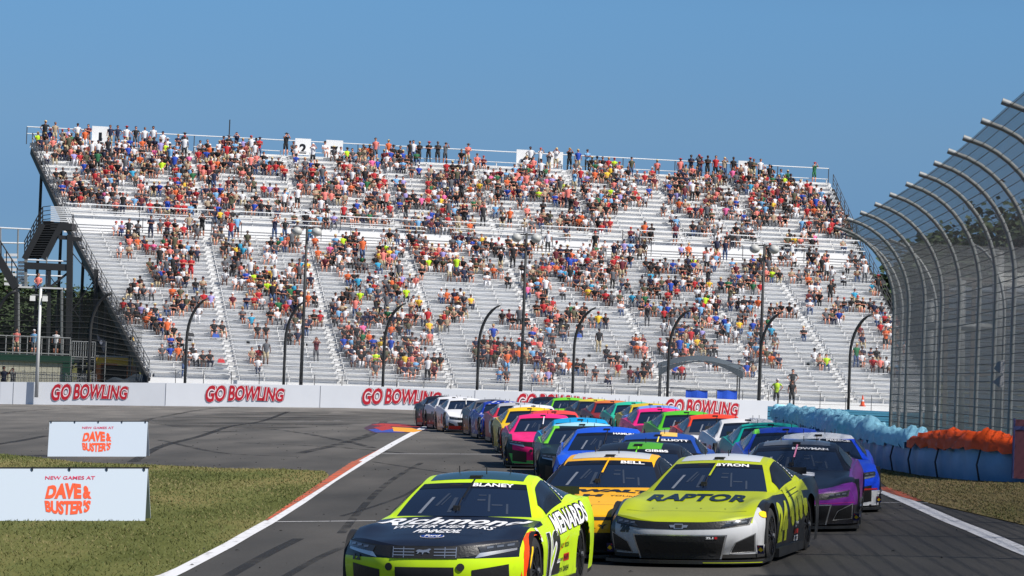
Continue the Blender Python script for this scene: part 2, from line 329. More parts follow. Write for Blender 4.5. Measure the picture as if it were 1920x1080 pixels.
# ------------------------------------------------------------ stock cars
BLACK = mat('matt_black', (.012, .012, .013), .55); GRILLE = mat('grille_mesh', (.014, .014, .015), .45, bump=.12, scale=40)
GLASS = mat('dark_windscreen', (.010, .018, .040), .06, spec=.45, coat=.2); SGLASS = mat('dark_side_glass', (.008, .009, .012), .18)
BANNER = mat('windscreen_banner', (.006, .007, .012), .3); RUBBER = mat('tyre_rubber', (.018, .018, .019), .75)
RIM = mat('dark_wheel_metal', (.10, .10, .11), .28, metal=.9); SILV = mat('silver_trim', (.55, .56, .58), .25, metal=.8); LENS = mat('headlamp_lens', (.22, .24, .27), .08, metal=.6, coat=1)
WHT = mat('white_lettering', (.78, .78, .80), .4); BLK = mat('black_lettering', (.01, .01, .012), .35); REDM = mat('red_lettering', C(200, 30, 40), .4)
_np = []
def paint(name, base, layers=(), rough=.34, metal=0, spots=None, gloss=None):
    """car paint: base colour and panels cut by planes a*x+b*|x|+c*y+d*z > e in the car's own coordinates"""
    _np.append(name); gloss = len(_np) <= 9; m = bpy.data.materials.new(name); m.use_nodes = True; n = m.node_tree; b = n.nodes['Principled BSDF']
    b.inputs['Roughness'].default_value = rough; b.inputs['Coat Weight'].default_value = .10 if gloss else .0; b.inputs['Specular IOR Level'].default_value = .32 if gloss else .12; b.inputs['Coat Roughness'].default_value = .07; b.inputs['Metallic'].default_value = metal
    tc = n.nodes.new('ShaderNodeTexCoord'); sp = n.nodes.new('ShaderNodeSeparateXYZ'); n.links.new(tc.outputs['Object'], sp.inputs[0])
    ab = n.nodes.new('ShaderNodeMath'); ab.operation = 'ABSOLUTE'; n.links.new(sp.outputs[0], ab.inputs[0])
    src = [sp.outputs[0], ab.outputs[0], sp.outputs[1], sp.outputs[2]]
    col = n.nodes.new('ShaderNodeRGB'); col.outputs[0].default_value = (*base, 1); cur = col.outputs[0]
    def M(op, a, c):
        q = n.nodes.new('ShaderNodeMath'); q.operation = op
        for i, z in enumerate((a, c)):
            if isinstance(z, (int, float)): q.inputs[i].default_value = z
            else: n.links.new(z, q.inputs[i])
        return q.outputs[0]
    for rgb, conds in layers:
        fac = None
        for cd in conds:
            t = None
            for k in range(4):
                if cd[k]:
                    p = M('MULTIPLY', src[k], float(cd[k])); t = p if t is None else M('ADD', t, p)
            g_ = M('GREATER_THAN', t, float(cd[4])); fac = g_ if fac is None else M('MULTIPLY', fac, g_)
        mx = n.nodes.new('ShaderNodeMix'); mx.data_type = 'RGBA'; n.links.new(fac, mx.inputs[0]); n.links.new(cur, mx.inputs[6]); mx.inputs[7].default_value = (*rgb, 1); cur = mx.outputs[2]
    if spots:
        vo = n.nodes.new('ShaderNodeTexVoronoi'); vo.inputs['Scale'].default_value = 5; n.links.new(tc.outputs['Object'], vo.inputs[0])
        f = M('LESS_THAN', vo.outputs['Distance'], .3); mx = n.nodes.new('ShaderNodeMix'); mx.data_type = 'RGBA'; n.links.new(f, mx.inputs[0]); n.links.new(cur, mx.inputs[6]); mx.inputs[7].default_value = (*spots, 1); cur = mx.outputs[2]
    gn = n.nodes.new('ShaderNodeTexNoise'); gn.inputs['Scale'].default_value = 3.5; gn.inputs['Detail'].default_value = 8; n.links.new(tc.outputs['Object'], gn.inputs[0])
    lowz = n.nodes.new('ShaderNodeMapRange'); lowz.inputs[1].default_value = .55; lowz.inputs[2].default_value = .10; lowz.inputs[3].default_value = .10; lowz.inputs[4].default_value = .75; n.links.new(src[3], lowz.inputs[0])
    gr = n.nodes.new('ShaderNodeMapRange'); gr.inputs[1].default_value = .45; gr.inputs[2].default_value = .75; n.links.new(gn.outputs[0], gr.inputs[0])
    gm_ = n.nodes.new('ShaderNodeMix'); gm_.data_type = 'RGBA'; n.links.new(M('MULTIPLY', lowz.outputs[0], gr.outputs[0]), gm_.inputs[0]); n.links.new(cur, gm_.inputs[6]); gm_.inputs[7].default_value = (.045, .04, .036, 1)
    n.links.new(gm_.outputs[2], b.inputs['Base Color']); return m

def c_side(deco, sg): return not (deco and sg > 0)
class Body:
    def __init__(s, nose):
        h0, hc = {'camaro': (.54, .60), 'mustang': (.63, .66), 'camry': (.57, .62)}[nose]
        s.sweep = .50 if nose == 'mustang' else .36
        hm = {'camaro': .70, 'mustang': .765, 'camry': .73}[nose]
        s.zc = CR([(0, h0), (.12, h0+.04), (.35, h0+.45*(hm-h0)+.02), (.8, hm+.005), (1.3, hm+.55*(.845-hm)), (1.8, .845), (3.2, .90), (4.3, .96), (4.95, .97)])
        s.ze = CR([(0, hc), (.36, hc+.01), (.6, .69), (.95, .755), (1.3, .765), (1.8, .80), (2.4, .84), (3.2, .90), (3.8, .94), (4.4, .94), (4.95, .92)])
        s.W = CR([(0, .82), (.36, .83), (.9, .885)] if nose != 'mustang' else [(0, .75), (.36, .77), (.9, .87)]) if False else CR([(0, .82 if nose != 'mustang' else .76), (.36, .83 if nose != 'mustang' else .80), (.62, .865), (.9, .885), (1.6, .86), (2.4, .86), (3.3, .89), (3.9, .915), (4.5, .90), (4.95, .87)])
        s.b = CR([(0, .06), (.36, .08), (.9, .115), (1.5, .10), (2.5, .105), (3.2, .105), (3.8, .115), (4.4, .10), (4.95, .07)])
    def yf(s, t): return s.sweep*abs(t)**2.8
    def top(s, t, y):
        a = abs(t); z = s.zc(y)+(s.ze(y)-s.zc(y))*a**3
        z += .035*math.exp(-((a-.86)/.12)**2)*math.exp(-((y-.92)/.45)**2) - .012*math.exp(-((a-.6)/.12)**2)*math.exp(-((y-.9)/.6)**2)
        return float(z)
    def hood(s, x, y, o=.004):
        w = float(s.W(max(y, 0))); return (x, y, s.top(x/w, y)+o)
    def side(s, y, z, o=0, sg=1):
        ze = s.top(1, y); q = min(1, max(0, (ze-z)/(ze-.12)))
        x = float(s.W(y))+float(s.b(y))*(1-(1-min(1, q*2.2))**2.5) - .035*q**3
        return (sg*(x+o), y, z)
    def fasc(s, x, z, o=0):
        w = s.side(s.sweep, z)[0]; t = max(-1, min(1, x/w)); y0 = s.yf(t); zt = s.top(t, y0)
        q = min(1, max(0, (zt-z)/(zt-.11)))
        y = y0 - .05*math.sin(math.pi*min(1, q*1.15)) + .03*q*q
        nx = .6*abs(t)**2*(1 if x > 0 else -1)
        return (x+nx*o, y-o, z)
    def glass(s, t, q, o=0):
        hw = .80+(.60-.80)*q; y = 1.74+(2.50-1.74)*q+.26*t*t*(1-.35*q); z = .83+(1.175-.83)*q-.03*t*t+.018*math.sin(math.pi*q)
        return (t*hw, y-.42*o, z+.9*o)
    def roof(s, t, r, o=0):
        a = s.glass(t, 1); hw = .60-.04*r
        dz = .10*math.sin(math.pi*min(.5, r*.9)) if r < .56 else .10-.07*((r-.56)/.44)**1.6
        return (t*hw, a[1]+(3.55-a[1])*r, a[2]+dz*(1-.25*t*t)+o)
    def rear(s, t, q, o=0):
        a = s.roof(t, 1); hw = .56+.10*q; y = a[1]+(4.45-a[1])*q; z = a[2]+(.955-a[2])*q
        return (t*hw, y, z)
    def gh(s, u, v, o=0, sg=1):       # side of the greenhouse: u along, v from the roof edge down to the belt
        if u < .38: q = u/.38; U = s.glass(1, q); ly = 1.98+(2.70-1.98)*q
        elif u < .70: q = (u-.38)/.32; U = s.roof(1, q); ly = 2.70+.95*q
        else: q = (u-.70)/.30; U = s.rear(1, q); ly = 3.65+.85*q
        L = (s.W(ly)-.02, ly, s.top(1, ly)-.005); k = .02*math.sin(math.pi*v)
        return (sg*(U[0]+(L[0]-U[0])*v+k+o), U[1]+(L[1]-U[1])*v, U[2]+(L[2]-U[2])*v+.3*o)

def body_mesh(B, lod):
    b = MB(); N = 28 if lod else 16; nl = 52 if lod else 26
    def top(u, v):
        t = -1+2*u; y0 = B.yf(t); y1 = 4.9-.12*abs(t)**3; r = v**1.15; y = y0+(y1-y0)*r; return (t*float(B.W(y)), y, B.top(t, y))
    b.grid(top, N, nl)
    def fas(u, v):
        t = -1+2*u; zt = B.top(t, B.yf(t)); z = zt+(.11-zt)*v; w = B.side(B.sweep, z)[0]; p = B.fasc(t*w, z)
        if v == 0: return (t*float(B.W(B.yf(t))), B.yf(t), zt)
        return p
    b.grid(fas, N, 12 if lod else 7, flip=True)
    ny, nz = (96, 16) if lod else (56, 10); dy = (4.78-B.sweep)/ny
    for sg in (1, -1):
        vs = []; 
        for i in range(ny+1):
            for j in range(nz+1):
                y = B.sweep+(4.78-B.sweep)*i/ny; zt = B.top(1, y); z = zt+(.11-zt)*j/nz
                if i == 0: y = B.fasc(B.side(B.sweep, z)[0], z)[1]
                for yc in (.95, 3.74):
                    d = math.hypot(y-yc, z-.345)
                    if abs(d-.40) < dy*.62 and d > 1e-3 and j > 0: y = yc+(y-yc)*.40/d; z = .345+(z-.345)*.40/d
                vs.append(B.side(y, z, 0, sg))
        fs = []
        for i in range(ny):
            for j in range(nz):
                q = (i*(nz+1)+j, (i+1)*(nz+1)+j, (i+1)*(nz+1)+j+1, i*(nz+1)+j+1)
                cy = sum(vs[k][1] for k in q)/4; cz = sum(vs[k][2] for k in q)/4
                if min(math.hypot(cy-.95, cz-.345), math.hypot(cy-3.74, cz-.345)) < .392: continue
                fs.append(q if sg < 0 else q[::-1])
        b.add(vs, fs)
        for yc in (.95, 3.74):        # arch liner
            b.grid(lambda u, v: (sg*(.70+.27*v), yc+(.38+.022*v)*math.cos(math.pi*(1.12*u-.06)), .345+(.375+.027*v)*math.sin(math.pi*(1.12*u-.06))), 14, 1, 1)
        b.box(min(sg*.66, sg*.68), max(sg*.66, sg*.68), .55, 4.2, .1, .56, 1)
        b.grid(lambda u, v: B.gh(u, v, 0, sg), 24 if lod else 14, 4, flip=sg < 0)
    b.grid(lambda u, v: B.glass(-1+2*u, v), 14, 6); b.grid(lambda u, v: B.roof(-1+2*u, v), 14, 8); b.grid(lambda u, v: B.rear(-1+2*u, v), 10, 4)
    b.grid(lambda u, v: ((-1+2*u)*.9, 4.86-.1*abs(-1+2*u)**3, .93+(.3-.93)*v), 8, 3)
    b.box(-.8, .8, .35, 4.7, .09, .13, 1)
    return b

_cache = {}
def part_mesh(key, fn):
    if key not in _cache: _cache[key] = fn()
    return _cache[key]
def wheel_meshes():
    def tyre():
        b = MB(); pr = [(.0, .245), (.0, .30), (.02, .335), (.05, .343), (.25, .343), (.28, .335), (.30, .30), (.30, .245)]
        b.grid(lambda u, v: (lambda p: (.965-p[0], p[1]*math.cos(2*math.pi*u), p[1]*math.sin(2*math.pi*u)))(pr[min(7, int(round(v*7)))]), 32, 7)
        return b.mesh('wheel', [RUBBER], True, 40)
    def rim():
        b = MB(); b.grid(lambda u, v: ((.955, .962, .90, .80)[int(round(v*3))], (.252, .232, .222, .215)[int(round(v*3))]*math.cos(2*math.pi*u), (.252, .232, .222, .215)[int(round(v*3))]*math.sin(2*math.pi*u)), 32, 3)
        b.grid(lambda u, v: (.83, (.01+.2*v)*math.cos(2*math.pi*u), (.01+.2*v)*math.sin(2*math.pi*u)), 16, 1, 1)
        for k in range(10):
            a = 2*math.pi*k/10
            for s in (-.10, .10):
                b.beam((.955, .05*math.cos(a), .05*math.sin(a)), (.95, .228*math.cos(a+s), .228*math.sin(a+s)), .018, .02, 0, (1, 0, 0))
        b.tube([(.93, 0, 0), (.985, 0, 0)], .055, 10, 0); b.tube([(.98, 0, 0), (1.0, 0, 0)], .028, 8, 2)
        return b.mesh('rim', [RIM, BLACK, SILV], True, 30)
    return part_mesh('tyre', tyre), part_mesh('rim', rim)
MIR = Matrix.Diagonal((-1, 1, 1, 1))

def make_car(xr, yr_px, Dr, yaw, nose, livery, label, name_text=None, lod=1, wiper=(.02, .02, .02), deco=None, stripe=None, roofrgb=None, fog=None, lampc=None):
    """xr: photo column of the roof centre, Dr: its distance; the nose comes 2.9 m before it"""
    th = -R(yaw); Xr = Wp(xr, yr_px, Dr).x
    fx, fy = math.sin(th), -math.cos(th)             # forward
    ox, oy = Xr+fx*2.75, Dr+fy*2.75
    z = float(Zw(ox, oy)); z2 = float(Zw(Xr, Dr)); Z2 = float(Zw(ox+1, oy))
    ey = Vector((-fx, -fy, (z2-z)/2.75)).normalized(); ex = Vector((math.cos(th), math.sin(th), 0)); ex.z = (float(Zw(ox+ex.x, oy+ex.y))-z)
    ex.normalize(); ez = ex.cross(ey).normalized(); ex = ey.cross(ez)
    Mx = Matrix(((ex.x, ey.x, ez.x, ox), (ex.y, ey.y, ez.y, oy), (ex.z, ey.z, ez.z, z), (0, 0, 0, 1)))
    root = thing('stock_car', label, 'race car', group='stock cars in the pack', M=Mx)
    B = part_mesh('B'+nose, lambda: Body(nose))
    bm0 = part_mesh(('body', nose, lod), lambda: body_mesh(B, lod))
    b = MB(); b.v = list(bm0.v); b.f = list(bm0.f); b.m = list(bm0.m)
    mats = [livery, BLACK, GRILLE, SILV, BLK, WHT]
    def mi(m):
        if m not in mats: mats.append(m)
        return mats.index(m)
    H = lambda u, v: B.hood(u, v, .004); Fa = lambda o: (lambda u, v: B.fasc(u, v, o))
    # nose
    mp = lambda p: [(-x, y) for x, y in p][::-1]
    if nose == 'camaro':
        b.flat2d(poly([(-.84, .60), (-.62, .565), (-.3, .545), (.3, .545), (.62, .565), (.84, .60), (.82, .51), (.5, .465), (0, .455), (-.5, .465), (-.82, .51)], .07), Fa(.004), 2)
        b.flat2d(poly([(-.58, .395), (.58, .395), (.50, .10), (-.50, .10)], .08), Fa(.004), 3)
        b.flat2d(poly([(-.555, .38), (.555, .38), (.48, .10), (-.48, .10)], .08), Fa(.008), 2)
        b.flat2d(poly([(-.31, .30), (.31, .30), (.30, .12), (-.30, .12)], .08), Fa(.012), 1)
        for zz in (.15, .18, .21, .24, .27): b.flat2d(poly([(-.30, zz), (.30, zz), (.30, zz+.004), (-.30, zz+.004)], .1), Fa(.014), 2)
        for s_ in (1, -1):
            for zz in (.17, .26): b.flat2d(poly(ell(s_*.40, zz, .045, .035, 10), .1), Fa(.013), 1)
        v_ = [(.59, .16), (.66, .30), (.885, .41), (.87, .18)]
        for P in (v_, mp(v_)): b.flat2d(poly(P, .07), Fa(.004), 3); c_ = (sum(p[0] for p in P)/4, sum(p[1] for p in P)/4); b.flat2d(poly([(c_[0]+(x-c_[0])*.88, c_[1]+(y-c_[1])*.86) for x, y in P], .07), Fa(.008), 2)
        bow = [(-.10, .48), (-.06, .48), (-.055, .465), (.055, .465), (.06, .48), (.10, .48), (.115, .51), (.055, .51), (.05, .525), (-.05, .525), (-.055, .51), (-.115, .51)]
        b.flat2d(poly(bow), Fa(.010), 3); b.flat2d(poly([(-.04, .475), (.04, .475), (.045, .515), (-.045, .515)]), Fa(.013), 1)
        lens = [(.50, .485), (.80, .525), (.815, .585), (.58, .545)]
    elif nose == 'mustang':
        b.flat2d(poly([(-.86, .675), (-.45, .64), (.45, .64), (.86, .675), (.84, .60), (.5, .545), (.33, .52), (-.33, .52), (-.5, .545), (-.84, .60)], .07), Fa(.004), 2)
        b.flat2d(poly([(-.34, .515), (.34, .515), (.34, .635), (-.34, .635)], .08), Fa(.008), 1)
        for zz in (.545, .575, .605):
            for sx in (-1, 1):
                b.flat2d(poly([(sx*.10, zz), (sx*.32, zz), (sx*.32, zz+.008), (sx*.10, zz+.008)][::sx], .1), Fa(.012), 3)
        for x_ in (-.32, -.21, .21, .32): b.flat2d(poly([(x_-.004, .525), (x_+.004, .525), (x_+.004, .63), (x_-.004, .63)]), Fa(.012), 3)
        horse = [(-.085, .585), (-.07, .60), (-.05, .605), (-.01, .60), (.03, .605), (.05, .615), (.075, .61), (.06, .60), (.05, .588), (.06, .57), (.045, .572), (.03, .58), (0, .578), (-.01, .56), (-.02, .555), (-.018, .575), (-.045, .58), (-.06, .565), (-.075, .562), (-.062, .582)]
        b.flat2d(poly(horse), Fa(.016), 3)
        b.flat2d(poly([(-.30, .12), (.30, .12), (.30, .43), (-.30, .43)], .08), Fa(.006), 1)
        for s_ in (1, -1): b.flat2d(poly(ell(s_*.365, .43, .04, .04, 14), .1), Fa(.010), 1)
        v_ = [(.47, .15), (.47, .40), (.80, .45), (.80, .18)]
        for P in (v_, mp(v_)): b.flat2d(poly(P, .07), Fa(.005), 2)
        sv_ = [(.5, .52), (.86, .585), (.86, .615), (.55, .575)]
        for P in (sv_, mp(sv_)): b.flat2d(poly(P, .07), Fa(.006), 3)
        lens = [(.55, .575), (.87, .612), (.87, .665), (.52, .632)]
    else:
        b.flat2d(poly([(-.84, .595), (-.5, .555), (.5, .555), (.84, .595), (.82, .55), (.5, .515), (-.5, .515), (-.82, .55)], .07), Fa(.004), 1)
        b.flat2d(poly([(-.62, .36), (.62, .36), (.66, .12), (-.66, .12)], .08), Fa(.004), 2)
        for zz in (.18, .24, .30): b.flat2d(poly([(-.6, zz), (.6, zz), (.6, zz+.006), (-.6, zz+.006)], .1), Fa(.008), 1)
        v_ = [(.70, .16), (.72, .38), (.87, .42), (.87, .18)]
        for P in (v_, mp(v_)): b.flat2d(poly(P, .07), Fa(.004), 2)
        lens = [(.50, .545), (.84, .58), (.84, .615), (.55, .575)]
    # hood pins and panel seam
    if lod:
        for x_ in (-.45, -.15, .15, .45): b.flat2d(poly(ell(x_, .62, .012, .012, 8)), H, 4)
        b.flat2d(poly([(-.74, .46), (.74, .46), (.74, .466), (-.74, .466)], .1), H, 4)
    # square red, yellow and blue series decal beside each front wheel
    dq = [mat('decal_navy', C(25, 30, 80), .4), mat('decal_yellow', C(250, 200, 30), .4), mat('decal_red', C(200, 40, 30), .4)]
    Sd = lambda o, sg: (lambda u, v: B.side(u, v, o, sg))
    for sg in (1, -1):
        b.flat2d(poly([(sg*x, y) for x, y in [(.885, .155), (.965, .155), (.965, .26), (.885, .26)]][::sg], .05), Fa(.006), mi(dq[0]))
        b.flat2d(poly([(sg*x, y) for x, y in [(.892, .20), (.925, .175), (.958, .20), (.925, .235)]][::sg], .05), Fa(.009), mi(dq[1]))
        b.flat2d(poly([(sg*x, y) for x, y in [(.892, .235), (.91, .235), (.91, .252), (.892, .252)]][::sg], .05), Fa(.009), mi(dq[2]))
    if deco: deco(b, B, mi, H, Fa, Sd)
    rp = random.Random(label); pal = [(.7, .7, .72), (.012, .012, .014), (.7, .7, .72), (.65, .45, .03), (.5, .03, .04)]
    def patch(fn, x, y, w, h, o):
        c_ = pal[rp.randrange(5)]; b.flat2d(poly([(x-w, y-h), (x+w, y-h*.8), (x+w*.9, y+h), (x-w*.95, y+h*.9)], .09), fn, mi(mat('patch_%d' % int(c_[0]*999), c_, .4)))
    if not deco:
        patch(H, rp.uniform(-.2, .2), 1.25, rp.uniform(.25, .5), rp.uniform(.05, .13), 0); patch(H, rp.uniform(-.3, .3), .9, .16, .06, 0); patch(H, rp.uniform(-.1, .1), .55, .12, .05, 0)
        for sx in (-1, 1): patch(Fa(.016), sx*.70, .46, .07, .02, 0)
    for sg_ in (1, -1):
        if c_side(deco, sg_):
            for k_ in range(5): patch(Sd(.006, sg_), rp.uniform(1.5, 3.1), rp.uniform(.22, .7), rp.uniform(.06, .25), rp.uniform(.02, .07), 0)
            patch(Sd(.007, sg_), 2.0, .48, .26, .2, 0)
    if roofrgb:
        rm = mat('roof_'+'_'.join('%d' % (c*99) for c in roofrgb), roofrgb, .3, coat=.6)
        b.grid(lambda u, v: B.roof(-.86+1.72*u, .10+.85*v, .004), 8, 6, mi(rm))
    bo = b.build('body', mats, root, True, 34)
    # glass
    def gm():
        w = MB(); w.grid(lambda u, v: B.glass((-1+2*u)*.925, .035+.93*v, .007), 16, 8)
        w.grid(lambda u, v: B.glass((-1+2*u)*.925, .79+.175*v, .010), 16, 2, 1)
        # roll-cage bars and the seat seen dimly behind the glass
        cg = 2
        w.grid(lambda u, v: B.glass(-.62+.05*u+.07*v, .10+.42*v, .0095), 1, 4, cg); w.grid(lambda u, v: B.glass(.60+.03*u, .10+.25*v, .0095), 1, 3, cg+1)
        for a0, a1, q0, q1, s_ in ((-.42, -.38, .28, .62, .10), (-.34, -.32, .3, .55, .08), (-.20, -.14, .12, .5, .02), (.18, .30, .42, .46, 0), (.18, .30, .56, .585, 0), (.40, .55, .30, .33, 0), (.36, .39, .15, .6, -.03)):
            w.grid(lambda u, v: B.glass(a0+(a1-a0)*u+s_*v, q0+(q1-q0)*v, .0095), 1, 3, cg+1)
        for q0, a0, a1 in ((.86, -.38, -.16),): w.grid(lambda u, v: B.glass(a0+(a1-a0)*u, q0+.05*v, .012), 4, 1, 4)
        return w.mesh('windscreen', [GLASS, BANNER, mat('white_cage_bar', (.17, .19, .23), .4), mat('dim_cage', (.035, .046, .07), .3), BLACK], True)
    gl = copy_of(part_mesh(('glass', nose), gm), 'windscreen', root)
    if name_text:
        nb = MB(); nb.flat2d(txt(name_text[0], name_text[1], name_text[2], .835, .945, .1, .03, warp=None), lambda u, v: B.glass(u, v, .014))
        nb.build('name_strip', [WHT], gl)
    def sg_mesh(sg):
        def f():
            w = MB(); w.grid(lambda u, v: B.gh(.16+.40*u, (.12+.76*v) if True else 0, .006, sg), 10, 4)
            w.grid(lambda u, v: B.gh(.575+.27*u, .14+.70*v*(1-.35*u), .006, sg), 6, 3)
            for k in range(6): w.grid(lambda u, v: B.gh(.585+.012*u+.02*k/6, .16+.11*k+.07*v, .010, sg), 1, 1, 1)
            return w.mesh('side_window', [SGLASS, WHT], True)
        return f
    for sg in (1, -1): copy_of(part_mesh(('sg', nose, sg), sg_mesh(sg)), 'side_window', root)
    def lampm(sg):
        def f():
            P = lens if sg > 0 else mp(lens); w = MB(); w.flat2d(poly(P, .05), Fa(.012), 0)
            for k in range(3):
                cx = sg*(lens[0][0]+.08+.085*k); cz = lens[0][1]+.045+.008*k; w.flat2d(poly([(cx-.028, cz-.010), (cx+.028, cz-.004), (cx+.028, cz+.016), (cx-.028, cz+.010)], .05), Fa(.018), 1)
            return w.mesh('headlight', [mat('smoked_lamp', (.03, .032, .036), .1, coat=1), LENS], True)
        return f
    for sg in (1, -1): copy_of(part_mesh(('lamp', nose, sg), lampm(sg)), 'headlight', root)
    def splm():
        w = MB(); N = 16
        for z0, z1 in ((.045, .085),):
            o = []; 
            for i in range(N+1):
                t = -1+2*i/N; o.append((t*.97, B.yf(t)-.055))
            ring = o+[(.97, .9), (-.97, .9)]; n_ = len(ring)
            w.add([(x, y, z0) for x, y in ring]+[(x, y, z1) for x, y in ring], [tuple(range(n_))[::-1], tuple(range(n_, 2*n_))]+[(i, (i+1) % n_, n_+(i+1) % n_, n_+i) for i in range(n_)])
        for sg in (1, -1): w.box(min(sg*.90, sg*.985), max(sg*.90, sg*.985), 1.38, 3.30, .05, .16)
        return w.mesh('splitter', [mat('splitter_black', (.02, .02, .02), .35)], False)
    copy_of(part_mesh(('spl', nose), splm), 'splitter', root)
    if lod:
        def sp():
            w = MB(); w.beam((-.78, 4.82, 1.0), (.78, 4.82, 1.0), .012, .09)
            for x in (-.7, 0, .7): w.beam((x, 4.80, .95), (x, 4.92, .96), .02, .04)
            return w.mesh('spoiler', [BLACK])
        copy_of(part_mesh('spoiler', sp), 'spoiler', root)
    def pod():
        w = MB(); w.box(-.06, .06, 2.62, 2.78, B.roof(0, .12)[2]-.01, B.roof(0, .12)[2]+.035); 
        return w.mesh('roof_camera', [BLACK])
    copy_of(part_mesh(('pod', nose), pod), 'roof_camera', root)
    am = part_mesh('ant', lambda: MB().tube([(0, 0, 0), (0, 0, .08)], .006, 4).mesh('antenna', [BLACK]))
    for ax, ay in ((.11, 2.7), (-.25, 3.0), (.3, 3.1)): copy_of(am, 'antenna', root).location = (ax, ay, 1.255)
    wb = MB(); t0 = .03
    wb.grid(lambda u, v: B.glass(t0-.018+.036*u-.06*(1-v), .45+.58*v, .03), 1, 4); wb.grid(lambda u, v: B.glass(t0-.03+.02*u-.06, .12+.33*v, .03), 1, 3, 1)
    wb.box(-.09, -.02, 1.86, 1.92, .90, .955, 1)
    wb.build('windscreen_strut', [mat('strut_%d_%d_%d' % tuple(int(c*255) for c in wiper), wiper, .4), BLACK], root)
    ty, ri = wheel_meshes()
    for yc, xs_ in ((.95, 0), (3.74, 0)):
        for sg in (1, -1):
            if not lod and (Xr > 0) != (sg > 0) and False: continue
            w = copy_of(ty, 'wheel', root); w.matrix_local = Matrix.Translation((0, yc, .343)) @ (MIR if sg < 0 else Matrix.Identity(4))
            rr = copy_of(ri, 'rim', w)
    return root

# --- liveries
FY = (.52, .76, .012); LIME = (.37, .43, .008); NAVY = (.008, .011, .022)
low = lambda rgb: (rgb, [(0, 0, 0, -1, -.155)])
def deco12(b, B, mi, H, Fa, Sd):
    k, w, r = mi(BLK), mi(WHT), mi(mat('red_orange_band', C(235, 70, 20), .35))
    b.flat2d(txt('Richmond', -.74, .74, 1.10, 1.66, .08, .025, .12), H, w)
    b.flat2d(txt('WATER HEATERS', -.54, .52, .82, 1.03, .08, .012, .1), H, w)
    b.flat2d(txt('PENNZOIL', -.24, .24, .54, .72, .08, .03, .15), H, w)
    b.flat2d(poly(ell(0, .36, .125, .085, 24)), H, w); b.flat2d(poly(ell(0, .36, .118, .076, 24)), lambda u, v: B.hood(u, v, .007), mi(mat('badge_blue', C(20, 50, 130), .3)))
    b.flat2d(txt('Ford', -.075, .075, .315, .405, .05, .02, .1), lambda u, v: B.hood(u, v, .010), w)
    S = Sd(.005, 1); S2 = Sd(.009, 1); S3 = Sd(.013, 1)
    b.flat2d(txt('12', 1.66, 2.42, .22, .69, .06, .10, .12), S, w); b.flat2d(txt('12', 1.67, 2.41, .225, .685, .06, .045, .12), S2, k)
    b.flat2d(txt('MENARDS', 2.22, 3.95, .66, .90, .06, .12, .05, lambda u, v: (u, v-.05+.05*(u-2.2))), S, k)
    b.flat2d(txt('MENARDS', 2.24, 3.93, .67, .885, .06, .03, .05, lambda u, v: (u, v-.05+.05*(u-2.2))), S2, w)
    # band running over the front wheel
    pts = [(.42, .12), (.44, .38), (.50, .55), (.62, .68), (.80, .735), (1.0, .745), (1.25, .72), (1.25, .69), (1.0, .70), (.82, .69), (.69, .62), (.60, .52), (.54, .36), (.52, .12)]
    b.flat2d(poly(pts, .05), S, r)
    b.flat2d(poly([(.53, .12), (.56, .36), (.62, .51), (.70, .60), (.74, .60), (.65, .50), (.59, .36), (.56, .12)], .05), S2, mi(dqy))
    b.flat2d(poly([(2.2, .42), (2.9, .58), (2.95, .60), (2.3, .43)], .08), S, r)
    for s_, x0, x1, z0, z1 in (('ALLY', 2.45, 2.62, .48, .53), ('BOSCH', 2.68, 2.9, .48, .53), ('Snap-on', 2.3, 2.6, .33, .39), ('NAPA', 2.66, 2.92, .34, .40), ('WURTH', 2.32, 2.6, .22, .27), ('DASH', 2.66, 2.95, .22, .28)):
        b.flat2d(txt(s_, x0, x1, z0, z1, .1, .02), S, k)
    b.flat2d(poly([(2.64, .33), (2.94, .33), (2.94, .41), (2.64, .41)], .1), Sd(.003, 1), mi(dqr))
    b.flat2d(poly([(1.20, .62), (1.34, .62), (1.34, .76), (1.20, .76)], .05), S2, w); b.flat2d(txt('ford', 1.22, 1.32, .66, .72, .1), S3, mi(dqr))
    b.flat2d(txt('12', -.80, -.70, .50-.02, .565-.02, .05, .06, .1), Fa(.008), k); b.flat2d(txt('RYAN', 2.9, 3.1, .93, .93, .1) if False else poly([(0, 1.6), (.001, 1.6), (.001, 1.601)]), H, k)
dqy = mat('decal_yellow', C(250, 200, 30), .4); dqr = mat('decal_red', C(200, 40, 30), .4)
